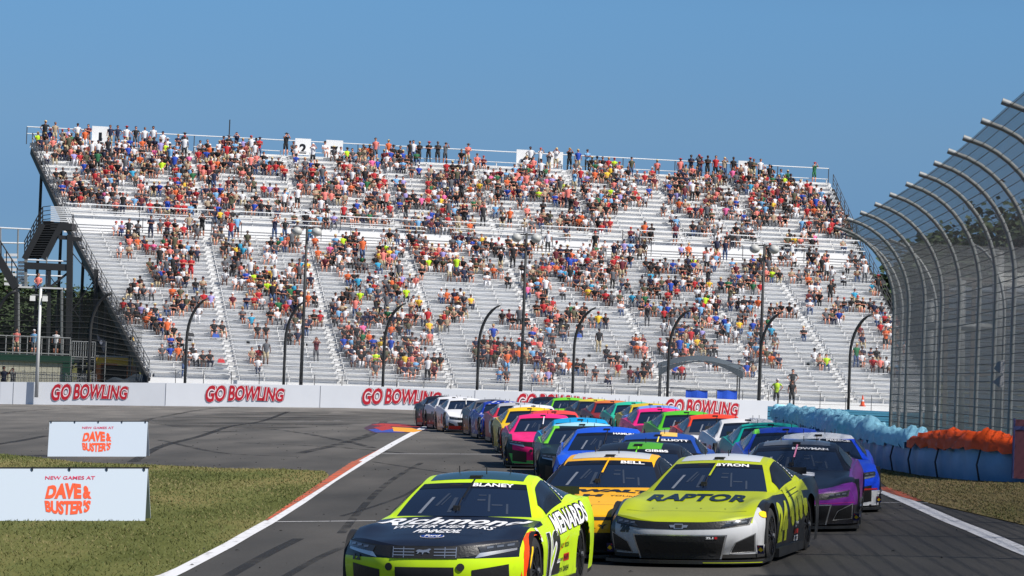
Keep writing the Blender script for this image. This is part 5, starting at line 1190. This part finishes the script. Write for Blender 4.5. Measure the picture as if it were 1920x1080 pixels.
for L_, ids in used.items():
    ids.sort(key=lambda i: people[i][1])
    for n, i in enumerate(ids):
        lab = L_
        if len(ids) > 1:
            w = {2: ['left one', 'right one'], 3: ['left one', 'middle one', 'right one']}.get(len(ids), [ORD[k] for k in range(len(ids))])[n]; lab = L_.replace(' top and', ' top,').replace(' person', '')+', '+w
            lab = lab.replace('standing', 'standing person').replace('seated', 'seated person')
        row, u, pose, k, cl, sc, v, z = people[i]; sit = pose.startswith('sit'); q = spt(u, v+(.50 if sit else .22), z+(.0 if sit else 0))
        person_obj(q, ang+prs.uniform(-.35, .35), pose, k, cl, lab, sc)
# everybody else: one crowd
keys = list(PAL.keys()); CV = []; CF3 = []; CM = []; off = 0; npm = {k: (np.array(m.v), m.f, np.array(m.m)) for k, m in MESHES.items()}
allf = []; 
for i, (row, u, pose, k, cl, sc, v, z) in enumerate(people):
    if i in ind: continue
    V, Fc, Mi = npm[(pose, k)]; a = ang+prs.uniform(-.35, .35); q = spt(u, v+(.50 if pose.startswith('sit') else .22), z); c_, s_ = math.cos(a), math.sin(a)
    sc *= 1.04; X = V[:, 0]*c_-V[:, 1]*s_; Y = V[:, 0]*s_+V[:, 1]*c_; CV.append(np.stack([X*sc+q.x, Y*sc+q.y, V[:, 2]*sc+q.z], 1)); cm = np.array([keys.index(c) for c in cl]); CM.append(cm[Mi])
    allf += [tuple(t+off for t in f) for f in Fc]; off += len(V)
me = bpy.data.meshes.new('crowd'); me.from_pydata(np.concatenate(CV).tolist(), [], allf)
for k in keys: me.materials.append(PAL[k])
me.polygons.foreach_set('material_index', np.concatenate(CM).astype(np.int32)); me.polygons.foreach_set('use_smooth', [True]*len(me.polygons)); me.update()
o = bpy.data.objects.new('crowd', me); COL.objects.link(o); tag(o, 'the rest of the colourful crowd seated all over the silver grandstand', 'crowd', kind='stuff')
print('people', len(people), 'faces', len(allf))
# bags and coolers on the benches
BG = [mat('bag_black', (.015, .015, .018), .6), mat('bag_red', C(190, 35, 40), .6), mat('bag_blue', C(40, 80, 170), .6), mat('bag_grey', (.15, .15, .16), .6)]
for (px, py, m, lb_) in ((358, 631, 0, 'black bags piled on a bench, left part of the stand'), (405, 633, 2, 'blue bag on a bench beside black bags'), (415, 675, 1, 'red cooler on a low bench at the left'), (430, 315, 0, 'black bag on an upper bench near the left'), (1000, 640, 1, 'red bag on a lower bench near the middle'), (985, 640, 0, 'black bag on a lower bench left of a red one'), (1085, 632, 2, 'blue cooler on a lower bench'), (1655, 525, 0, 'black bag alone on a bench at the right end'), (1345, 548, 0, 'black bag behind a person in dark clothes'), (985, 395, 3, 'grey box on an upper deck bench')):
    r_ = min(range(len(rows)), key=lambda r: abs(proj(spt(u_for(px, rows[r][0]+.5, rows[r][1]+.6), rows[r][0]+.5, rows[r][1]+.6))[1]-py)); v, z = rows[r_]; u = u_for(px, v+.5, z+.6); q = spt(u, v+.52, z+.44)
    b = MB(); b.hexa([(-.26, -.13, 0), (.26, -.13, 0), (.26, .13, 0), (-.26, .13, 0), (-.2, -.08, .28), (.18, -.08, .24), (.18, .08, .24), (-.2, .08, .28)]); b.tube([(-.1, 0, .26), (-.05, 0, .36), (.08, 0, .35), (.1, 0, .25)], .015, 4)
    o = b.build('bag', BG[m]); o.location = q; o.rotation_euler = (0, 0, ang); tag(o, lb_, 'bag', 'bags left on the benches')

# ------------------------------------------------------------ canopy, banners, marshal at the foot of the stand
gz = spt(40, -2, 0).z
def px_on(px, py, Y): return Wp(px, py, Y)
A = px_on(1318, 760, 216); root = thing('canopy', 'dark grey arched canopy behind the wall at the right', 'canopy', A)
def can(u, v): 
    x = -3.2+5.9*u; y = -.2+2.6*v; t = abs(2*v-1); z = 2.62+.85*math.sin(math.pi*(.08+.84*u))-.35*(2*v-1)**2; return (x, y, z)
b = MB(); b.grid(can, 14, 6); b.grid(lambda u, v: (lambda p: (p[0], p[1], p[2]-.55*v*(1-.85*math.sin(math.pi*u))-.02))(can(u, 0)), 14, 1); b.build('canopy_cover', [mat('canopy_cloth', C(66, 76, 84), .7, var=.2, scale=2)], root, True)
for x in (-3.0, 2.5):
    for y in (0, 2.2): MB().tube([(x, y, -.2), (x, y, 2.75)], .05, 6).build('leg', [DR], root)
for (a, c, lb_) in ((1286, 1327, 'left blue banner hung over the barrier wall under the canopy'), (1345, 1382, 'right blue banner hung over the barrier wall under the canopy')):
    p0, p1 = Wp(a, 731, 209.2), Wp(c, 733, 209.2); h = 17/27.7; b = MB(); N = 8
    b.grid(lambda u, v: (p0.x+(p1.x-p0.x)*u, 209.2+.03*math.sin(9*u), p0.z+(p1.z-p0.z)*u-h*v), N, 2, flip=True); b.grid(lambda u, v: (p0.x+(p1.x-p0.x)*u, 209.26+.03*math.sin(9*u), p0.z+(p1.z-p0.z)*u-h*v), N, 2); b.tube([p0, p1], .03, 5, 1)
    tag(b.build('hanging_banner', [mat('banner_blue', C(30, 80, 190), .6), DR]), lb_, 'banner', 'blue banners')
def stand_at(px, pyf, Y, pose, cl, label, k=1, sc=1): p = Wp(px, pyf, Y); return person_obj(p, prs.uniform(-.3, .3), pose, k, cl, label, sc, None)
mp_ = stand_at(1455, 760, 211.5, 'standhip', ['tanned skin', 'lime', 'charcoal', 'white', 'charcoal', 'charcoal'], 'marshal in bright lime shirt standing behind the right end of the barrier wall')
stand_at(1484, 762, 212.5, 'stand', ['tanned skin', 'black', 'charcoal', 'black', 'charcoal', 'charcoal'], 'person in black clothes standing on the walkway right of the lime marshal')
stand_at(6, 738, 212, 'stand', ['tanned skin', 'navy', 'charcoal', 'black', 'charcoal', 'charcoal'], 'person in navy top at the very left edge behind the wall', sc=1.02)
stand_at(23, 740, 212, 'standfilm', ['tanned skin', 'black', 'charcoal', 'brown hair', 'charcoal', 'charcoal'], 'person in black with brown hair behind the wall, leftmost corner', 0)
p = Wp(1617, 762, 212); b = MB(); b.tube([(0, 0, 0), (0, 0, .05)], .22, 8, 0); b.tube([(0, 0, .05), (0, 0, .75)], [.16, .03], 10, 0); b.tube([(0, 0, .35), (0, 0, .48)], [.105, .08], 10, 1)
o = b.build('traffic_cone', [mat('cone_orange', C(245, 90, 40), .5), WHT]); o.location = p; tag(o, 'orange traffic cone with white band on the front walkway', 'cone')

# ------------------------------------------------------------ left end: stair tower, viewing deck, building
YT = 226
def P(px, py, Y=YT): return Wp(px, py, Y)
root = thing('stair_tower', 'black steel stair tower leading up to the walkway at the left end', 'stairs', P(130, 700)); O = root.location.copy()
b = MB()
for px, yt_, w_ in ((92, 498, .25), (131, 440, .42), (180, 505, .3)): b.beam(P(px-3, 740)-O, P(px+.5, yt_)-O, w_, w_)
b.beam(P(110, 445)-O, P(132, 446)-O, .3, .3); b.beam(P(132, 448)-O, P(152, 449)-O, .3, .3); b.beam(P(46, 498)-O, P(132, 502)-O, .3, .5); b.beam(P(92, 540)-O, P(132, 508)-O, .15, .15); b.beam(P(95, 545)-O, P(60, 560)-O, .15, .15)
b.beam(P(132, 470)-O, P(190, 540)-O, .07, .07); b.beam(P(95, 640)-O, P(180, 520)-O, .07, .07); b.beam(P(180, 640)-O, P(95, 520)-O, .06, .06)
b.build('tower_frame', [DKS], root)
b = MB(); a0, a1, b0, b1 = P(95, 416)-O, P(135, 419)-O, P(136, 440, YT+2.5)-O, P(95, 437, YT+2.5)-O; b.hexa([a0-Vector((0, 0, .5)), a1-Vector((0, 0, .5)), a1+Vector((0, 2.4, -.5)), a0+Vector((0, 2.4, -.5)), a0, a1, a1+Vector((0, 2.4, 0)), a0+Vector((0, 2.4, 0))])
b.hexa([P(80, 419)-O, P(95, 419)-O, P(95, 419)-O+Vector((0, 2.4, 0)), P(80, 419)-O+Vector((0, 2.4, 0)), P(80, 414)-O, P(95, 414)-O, P(95, 414)-O+Vector((0, 2.4, 0)), P(80, 414)-O+Vector((0, 2.4, 0))]); b.build('landing', [DKS], root)
b = MB()
for k in range(8): b.beam(P(95, 388+3.7*k)-O, P(134, 388.5+3.9*k)-O, .03, .08)
b.build('slatted_panel', [WR], root)
b = MB(); n = 15
for k in range(n):
    t = k/n; x0, y0 = 80-34*t, 418+66*t; q = P(x0, y0)-O; w = (P(x0+36, y0)-O)-q; b.hexa([q, q+w, q+w+Vector((0, .35, 0)), q+Vector((0, .35, 0)), q+Vector((0, 0, .06)), q+w+Vector((0, 0, .06)), q+w+Vector((0, .35, .06)), q+Vector((0, .35, .06))]); b.hexa([q+Vector((0, .3, -.2)), q+w+Vector((0, .3, -.2)), q+w+Vector((0, .34, -.2)), q+Vector((0, .34, -.2)), q+Vector((0, .3, .0)), q+w+Vector((0, .3, .0)), q+w+Vector((0, .34, 0)), q+Vector((0, .34, 0))])
b.beam(P(80, 420)-O, P(46, 486)-O, .1, .45); b.beam(P(116, 420)-O, P(82, 486)-O, .1, .45); b.build('stair_flight', [DKS], root)
b = MB()
for h in (0, 8, 16, 24): b.tube([P(80, 388+h)-O, P(46, 452+h)-O], .04, 5)
for k in range(7): t = k/6; b.tube([P(80-34*t, 388+64*t)-O, P(80-34*t, 420+64*t)-O], .04, 5)
for h in (0, 8, 16, 24): b.tube([P(80, 388+h)-O, P(95, 386+h)-O], .03, 5)
b.build('stair_railing', [DKS], root)
root = thing('viewing_deck', 'small viewing deck with white rails below the black stairs', 'platform', P(85, 700)); O = root.location.copy()
b = MB(); b.beam(P(34, 538)-O+Vector((0, 1, 0)), P(118, 541)-O+Vector((0, 1, 0)), 2.5, .12); b.build('deck_floor', [TREAD], root)
b = MB()
for (x0, y0, x1, y1) in ((50, 487, 127, 490), (50, 515, 117, 518), (50, 540, 117, 541), (0, 427, 58, 430), (0, 455, 46, 456)): b.tube([P(x0, y0)-O, P(x1, y1)-O], .055, 6)
b.build('railing', [WR], root); b = MB()
for (x0, y0, x1, y1) in ((50, 487, 50, 541), (47, 486, 47, 541), (88, 482, 86, 548), (34, 430, 33, 485), (1, 427, 1, 480)): b.tube([P(x0, y0)-O, P(x1, y1)-O], .06, 6)
for px in (34, 116): b.tube([P(px, 541)-O, P(px, 740)-O], .12, 6)
b.build('deck_posts', [STEEL], root)
b = MB(); 
for k in range(7): b.beam(P(8, 478+9*k, YT-1)-O, P(32, 478+9.3*k, YT-1)-O, .04, .20)
b.build('slatted_panel', [ALU], root); b = MB()
for k in range(7): b.beam(P(34, 492+7*k, YT+1)-O, P(49, 492+7*k, YT+1)-O, .04, .20)
b.build('slatted_panel', [ALU], root)
stand_at(71, 548, YT, 'sit', ['fair skin', 'salmon', 'denim', 'brown hair', 'charcoal', 'denim'], 'person in salmon top sitting alone on the viewing deck', 1, 1.05)
root = thing('ramp_stairs', 'dark raking stair side with rails at the far left edge', 'stairs', P(10, 700, 224)); O = root.location.copy()
b = MB(); b.beam(P(-20, 455, 224)-O, P(30, 540, 224)-O, .3, .55); b.tube([P(-20, 420, 224)-O, P(34, 505, 224)-O], .05, 5); 
for k in range(6): t = k/5; b.tube([P(-18+50*t, 423+80*t, 224)-O, P(-18+50*t, 455+80*t, 224)-O], .045, 5)
b.build('stair_side', [DKS], root); b = MB(); b.tube([P(30, 520, 224)-O, P(30, 760, 224)-O], .14, 6); b.build('column', [DKS], root)

CREAM = mat('cream_cladding', (.62, .60, .48), .6, var=.08, scale=2); GRN = mat('dark_green_trim', (.012, .06, .035), .5)
Yb = 222; g0, g1 = P(-60, 740, Yb), P(128, 745, Yb); root = thing('trackside_building', 'low cream building with dark green trim and a railed roof terrace at the left', 'building', g0); O = g0.copy(); z1 = P(0, 676, Yb).z; w = g1.x-g0.x
def q_(x, y, z): return (x, y, z-O.z)
zb = g0.z-.3; b = MB(); b.box(0, w-.5, 0, 5, zb-O.z, z1-O.z); 
for k in range(18): b.box(k*(w/18)-.01, k*(w/18)+.012, -.012, 0, zb-O.z, z1-O.z-.05, 1)
b.build('wall', [CREAM, mat('cladding_seam', (.3, .29, .24), .7)], root)
b = MB(); b.box(-.1, w, -.15, 5.1, z1-O.z+.003, z1-O.z+.5); b.box(w-.48, w, -.12, .3, zb-O.z, z1-O.z); b.build('trim', [GRN], root)
zr = z1-O.z+.5; b = MB(); b.tube([(0, -.05, zr+1.3), (w, -.05, zr+1.3)], .04, 6); b.tube([(0, -.05, zr+.12), (w, -.05, zr+.12)], .04, 6)
for k in range(15): x = w*k/14; b.tube([(x, -.05, zr), (x, -.05, zr+1.3)], .04, 5)
b.build('terrace_railing', [mat('grey_rail', (.34, .35, .35), .5)], root)
for i, (px, cl) in enumerate(((30, ['fair skin', 'salmon', 'khaki', 'brown hair', 'charcoal', 'fair skin']), (63, ['fair skin', 'light blue', 'grey', 'white', 'charcoal', 'fair skin']), (104, ['tanned skin', 'white', 'black', 'black', 'charcoal', 'tanned skin']))):
    p = P(px, 660, Yb+1.5); p.z = z1+.5; person_obj(p, 0, 'stand', i, cl, ['person in salmon top on the roof terrace, left', 'person in light blue top on the roof terrace, middle', 'person in white top on the roof terrace, right'][i], 1, None)
# crowd-control gate, tent, flags, dark seat covers
A = P(131, 735, 219); root = thing('scaffold_gate', 'grey barred gate on a scaffold frame between building and yellow tent', 'gate', A); s_ = F/219
b = MB()
for k in range(11): b.tube([(44/s_*k/10, 0, 65/s_), (44/s_*k/10, 0, 95/s_)], .028, 5)
for z in (66, 95): b.tube([(0, 0, z/s_), (44/s_, 0, z/s_)], .04, 5)
b.build('barred_panel', [mat('pale_gate_steel', (.45, .46, .46), .45, metal=.3)], root); b = MB()
for x in (0, 22, 44): b.tube([(x/s_, 0, 0), (x/s_, 0, 96/s_)], .045, 5)
for z in (18, 34, 50, 62): b.tube([(0, 0, z/s_), (44/s_, 0, z/s_)], .03, 5)
b.tube([(0, 0, 15/s_), (44/s_, 0, 40/s_)], .05, 5); b.build('scaffold', [STEEL], root)
A = P(178, 735, 221); root = thing('event_tent', 'yellow and orange event tent front at the foot of the stand', 'tent', A); s_ = F/221
b = MB(); b.box(0, 68/s_, 0, 3, 51/s_, 66/s_, 0); b.box(0, 68/s_, -.02, 3.02, 66/s_, 69/s_, 2); b.box(0, 9/s_, .003, 2.9, 0, 51/s_, 1); b.box(9/s_, 40/s_, -.012, 0, 51/s_, 55/s_, 1); b.box(58/s_, 68/s_, .003, 2.9, 0, 51/s_, 1)
b.build('tent_front', [mat('tent_yellow', C(245, 195, 30), .6), mat('tent_orange', C(225, 125, 60), .6), mat('tent_grey', (.4, .4, .4), .6)], root)
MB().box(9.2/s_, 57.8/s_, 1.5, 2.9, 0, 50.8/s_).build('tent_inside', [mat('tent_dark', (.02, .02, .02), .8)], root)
for (x0, y0, pts, c1, c2, lb_, kind) in ((195, 700, [(0, 0), (-18, -12), (-16, -2), (-3, 22)], C(30, 38, 55), C(190, 190, 200), 'dark flag with pale stripe leaning left of the yellow feather flag', 0), (243, 700, [(0, 0), (10, 18), (14, 40), (2, 38)], C(245, 190, 40), C(30, 30, 30), 'yellow and orange feather flag beside the stand', 1)):
    p = P(x0, 735, 218); root = thing('flag', lb_, 'flag', p); s_ = F/218; top = (735-(628 if kind else 640))/s_
    MB().tube([(0, 0, 0), (0, 0, top)], .04, 5).build('flag_pole', [STEEL], root)
    pp = [(x/s_, top-y/s_) for x, y in pts]; b = MB(); v_, f_ = poly(pp, .15); b.flat2d((v_, f_), lambda u, v: (u, .05*math.sin(9*u), v), 0); c_ = (sum(a[0] for a in pp)/4, sum(a[1] for a in pp)/4)
    b.flat2d(poly(ell(c_[0], c_[1], .11, .16, 12)), lambda u, v: (u, .05*math.sin(9*u)-.02, v), 1); b.build('flag_cloth', [mat('flag_a%d' % kind, c1, .7), mat('flag_b%d' % kind, c2, .7)], root)
A = P(175, 742, 213.5); b = MB(); s_ = F/213; rs = np.random.RandomState(4)
b.grid(lambda u, v: (112/s_*u, -.1+.9*v, (12+22*u+6*math.sin(17*u+5*v)*.6)/s_+.5*math.sin(math.pi*v)), 30, 6); b.grid(lambda u, v: (112/s_*u, -.1+.06*math.sin(30*u), (12+22*u+6*math.sin(17*u)*.6)/s_*v), 30, 3, flip=True)
o = b.build('tarpaulin_heap', [mat('black_tarp', C(52, 60, 68), .5, bump=.5, scale=3)], None, True); o.location = A; tag(o, 'dark creased tarpaulin covering a stack at the left foot of the stand', 'tarpaulin')
# floodlight mast left
p = P(68, 745, 207.5); q = P(78, 541, 207.5); root = thing('floodlight_mast', 'thin pale mast with two small floodlights in front of the left fence', 'mast', p); h = q.z-p.z
MB().tube([(0, 0, 0), (0, 0, h)], [.13, .09], 8).build('pole', [mat('pale_pole', (.52, .53, .52), .5)], root, True); MB().tube([(-.6, 0, h-.45), (.45, 0, h-.45)], .035, 5).build('crossarm', [STEEL], root)
for x in (-.5, .33): MB().hexa([(x-.18, -.2, h-.85), (x+.18, -.2, h-.85), (x+.15, .15, h-.8), (x-.15, .15, h-.8), (x-.18, -.12, h-.5), (x+.18, -.12, h-.5), (x+.12, .15, h-.55), (x-.12, .15, h-.55)]).build('floodlight', [mat('lamp_case', (.6, .6, .58), .5)], root)
# low picket fence behind the wall at the left
b = MB(); A0, A1 = P(20, 716, 211.5), P(180, 724, 211.5)
for k in range(54): q = A0.lerp(A1, k/53); b.tube([q-Vector((0, 0, .6)), q+Vector((0, 0, .75+.1*math.sin(k)))], .022, 4)
for h in (-.3, .6): b.tube([A0+Vector((0, 0, h)), A1+Vector((0, 0, h))], .025, 4)
tag(b.build('picket_fence', [mat('fence_grey', (.40, .41, .41), .5)]), 'low grey picket fence behind the wall at the left', 'fence')

# ------------------------------------------------------------ right side beyond the fence
def pipe(px, pyt, pyb, Y, r, root, m=STEEL): a, c = Wp(px, pyt, Y), Wp(px-.038*(pyb-pyt)*.3, pyb, Y); O = root.location; return MB().tube([c-O, a-O], r, 10).build('post', [m], root, True)
root = thing('sign_gantry', 'thick grey pipe gantry standing behind the right catch fence', 'gantry', Wp(1868, 800, 124)); O = root.location.copy()
pipe(1872, 470, 830, 124, .24, root); pipe(1802, 525, 830, 128, .2, root); pipe(1745, 560, 830, 134, .2, root)
for (a, c) in (((1816, 471), (1872, 474)), ((1740, 612), (1872, 614))): MB().tube([Wp(*a, 124)-O, Wp(*c, 124)-O], .16, 8).build('crossbar', [STEEL], root, True)
root = thing('side_grandstand', 'pale slatted side stand with brown frame posts seen through the right fence', 'grandstand', Wp(1850, 790, 175)); O = root.location.copy()
a, c = Wp(1772, 535, 190), Wp(2100, 535, 180); lo = Wp(1772, 790, 190).z-.5
b = MB(); n = 26
for k in range(n):
    z = lo+(a.z-lo)*k/n; t = k/n; yy = 4*t-4; b.beam(Vector((a.x, 190+yy, z))-O, Vector((c.x, 180+yy, z))-O, .45, .07, 0); b.beam(Vector((a.x, 190.2+yy, z+.14))-O, Vector((c.x, 180.2+yy, z+.14))-O, .03, .20, 1)
b.build('seating', [ALU, RISER], root); b = MB()
for px in (1776, 1826, 1884, 1930, 1990): b.beam(Wp(px, 530, 182)-O, Wp(px-6, 800, 182)-O, .22, .22)
for py in (524, 550, 580, 612, 700): b.beam(Wp(1772, py, 182)-O, Wp(2060, py+9, 182)-O, .22, .30 if py == 524 else .12)
b.build('frame', [mat('brown_frame', (.16, .12, .09), .7)], root)
# grey flag tied to the right fence
p = Wp(1882, 700, 74); b = MB(); b.add([(p.x-.22, p.y, p.z+.10), (p.x+.02, p.y-.02, p.z+.33), (p.x+.05, p.y, p.z-.35), (p.x-.05, p.y-.03, p.z-.02)], [(0, 1, 3)]); 
b.flat2d(poly([(-.24, .0), (-.16, .17), (0, .22), (.02, -.42), (-.10, -.44), (-.26, -.32), (-.12, -.18), (-.02, -.14), (-.10, -.10)], .06), lambda u, v: (p.x+u, p.y+.03*math.sin(14*u), p.z+v+.1)); tag(b.build('cloth_flag', [mat('flag_grey', C(150, 152, 158), .8)]), 'small torn grey cloth tied to the right catch fence', 'flag')

# ------------------------------------------------------------ trees
LEAF = mat('tree_leaves', (.032, .058, .016), .7, var=.5, scale=.8); LEAF2 = mat('pine_needles', (.022, .045, .020), .7, var=.4, scale=.8); BARK = mat('bark', (.07, .05, .035), .9, var=.3)
def tree_mesh(seed, Hh, Rr, nleaf, pine=False):
    rs = np.random.RandomState(seed); t = MB(); t.tube([(0, 0, 0), (rs.randn()*.2, rs.randn()*.2, Hh*.45), (rs.randn()*.3, rs.randn()*.3, Hh*.92)], [Hh*.028, Hh*.018, .04], 7); cl = []
    if pine:
        for k in range(60):
            z = Hh*(.2+.78*(k/60)); r = Rr*(1.05-(z/Hh))*rs.uniform(.7, 1.15); a = rs.rand()*6.28; t.tube([(0, 0, z), (r*math.cos(a), r*math.sin(a), z-.1*r)], [.06, .015], 4)
            for q in np.linspace(.3, 1, 4): cl.append((r*q*math.cos(a), r*q*math.sin(a), z-.1*r*q, .55))
    else:
        for k in range(46):
            d = rs.randn(3); d /= np.linalg.norm(d); q = rs.uniform(.35, 1.0)**.6; c = np.array([Rr*d[0]*q, Rr*d[1]*q, Hh*.62+Hh*.36*d[2]*q]); cl.append((c[0], c[1], c[2], rs.uniform(.6, 1.35)*Rr*.26))
            if k < 14: t.tube([(0, 0, Hh*rs.uniform(.25, .6)), tuple(c)], [.10, .02], 4)
    per = nleaf//len(cl); V = []
    for (x, y, z, r) in cl:
        for _ in range(per):
            d = rs.randn(3)*r*.62; d[2] *= .7; p = np.array([x, y, z])+d; n = rs.randn(3); n /= np.linalg.norm(n); u = np.cross(n, [0.3, .2, 1]); u /= np.linalg.norm(u); w = np.cross(n, u); s = rs.uniform(.10, .24)*(1.0 if not pine else .8); V += [p-u*s, p+w*s*.8, p+u*s, p-w*s*.8]
    m = bpy.data.meshes.new('crown'); m.from_pydata([tuple(v) for v in V], [], [(4*i, 4*i+1, 4*i+2, 4*i+3) for i in range(len(V)//4)]); m.materials.append(LEAF2 if pine else LEAF)
    return t.mesh('trunk', [BARK], True), m
TV = [tree_mesh(1, 11, 3.6, 6000), tree_mesh(2, 13, 4.4, 7000), tree_mesh(3, 9, 3.2, 5000), tree_mesh(4, 12, 3.0, 5000, True)]
def tree(px, pyt, Y, kind, label, w=1.0):
    x = Wp(px, 600, Y).x; zt_ = Wp(px, pyt, Y).z; z0 = float(Zw(min(x, 200), Y)); h0 = [11, 13, 9, 12][kind]*(.97 if kind < 3 else 1); s = (zt_-z0)/h0
    root = thing('pine_tree' if kind == 3 else 'tree', label, 'tree', (x, Y, z0), 'trees behind the grandstands'); root.scale = (s*w, s*w, s); root.rotation_euler = (0, 0, px*.7)
    for me_, n_ in zip(TV[kind], ('trunk', 'crown')): copy_of(me_, n_, root)
for a in ((-60, 520, 262, 1, 'dark leafy tree at the far left edge behind the building', 1.3), (15, 505, 268, 0, 'dark leafy tree behind the left stair ramp', 1.3), (70, 556, 262, 2, 'low bushy tree behind the floodlight mast', 1.6), (115, 552, 266, 0, 'rounded dark tree right of the floodlight mast', 1.4), (160, 545, 262, 1, 'broad dark tree behind the black stair columns', 1.3), (205, 538, 258, 0, 'broad dark tree beside the lower left end of the stand', 1.4), (250, 575, 256, 2, 'low tree half hidden by the lower left seats', 1.6), (188, 482, 250, 3, 'pine with reaching branches between stair tower and stand', .8),
          (1690, 500, 262, 2, 'small green tree just right of the grandstand end', .9), (1745, 545, 262, 2, 'low tree between the grandstand and the fence posts', 1.4), (1800, 470, 255, 0, 'dark tree behind the brown framed side stand', 1.5), (1848, 440, 250, 1, 'tall dark tree behind the pipe gantry', 1.0), (1895, 402, 255, 0, 'tallest dark tree at the right edge behind the fence', 1.5), (1945, 390, 250, 1, 'dark tree cut off by the right frame edge', 1.4)):
    tree(*a)

# ------------------------------------------------------------ grass blades on the visible lawns
def blades(pts, n, seed, name, label, near):
    rs = np.random.RandomState(seed); P_ = np.array(pts); V = []; k = 0; x0, x1, y0, y1 = P_[:, 0].min(), P_[:, 0].max(), P_[:, 1].min(), P_[:, 1].max()
    def inside(x, y):
        c = np.zeros(len(x), bool); j = len(P_)-1
        for i in range(len(P_)):
            xi, yi, xj, yj = *P_[i], *P_[j]; t = ((yi > y) != (yj > y)) & (x < (xj-xi)*(y-yi)/(yj-yi+1e-9)+xi); c ^= t; j = i
        return c
    X = rs.uniform(x0, x1, n*3); Y = y0+(y1-y0)*rs.rand(n*3)**1.5; ok_ = inside(X, Y); X, Y = X[ok_][:n], Y[ok_][:n]; Z = Zw(X, Y)+.01
    m = len(X); dry = 1.6 if name == 'grass_dry' else 0; name = 'grass'; hh = (.014+.026*rs.rand(m))*(1+.006*(Y-y0)); a = rs.rand(m)*6.28; w = .003+.00013*Y; lx, ly = rs.randn(m)*.03, rs.randn(m)*.03
    A = np.stack([X-w*np.cos(a), Y-w*np.sin(a), Z], 1); B_ = np.stack([X+w*np.cos(a), Y+w*np.sin(a), Z], 1); T = np.stack([X+lx, Y+ly, Z+hh], 1)
    V = np.stack([A, B_, T], 1).reshape(-1, 3); me = bpy.data.meshes.new(name); me.from_pydata(V.tolist(), [], [(3*i, 3*i+1, 3*i+2) for i in range(m)]); 
    for mt in (mat('grass_blade_green', (.105, .115, .03), .8), mat('grass_blade_dry', (.185, .16, .065), .8), mat('grass_blade_deep', (.07, .09, .02), .8)): me.materials.append(mt)
    nz_ = np.sin(X*.9+3*np.sin(Y*.21))+np.sin(Y*.55+X*.3)+rs.randn(m)*.9+dry; me.polygons.foreach_set('material_index', np.where(nz_ > .8, 1, np.where(nz_ < -.9, 2, 0)).astype(np.int32)); me.update()
    o = bpy.data.objects.new(name, me); COL.objects.link(o); tag(o, label, 'grass', kind='stuff')
blades([p for p in isl if p[0] > -14 and p[1] > 24]+[(-7.5, 26), (-13, 34), (-14, 70)], 60000, 2, 'grass', 'mown grass with dry patches left of the track', True)
blades(RIGHT_EDGE+[(7.6, 38), (14, 38), (13, 64), (10.6, 65.6), (9.9, 66.6), (9.3, 69.5), (8.95, 74)], 34000, 3, 'grass_dry', 'dry brown grass between the track and the tyre barrier', True)
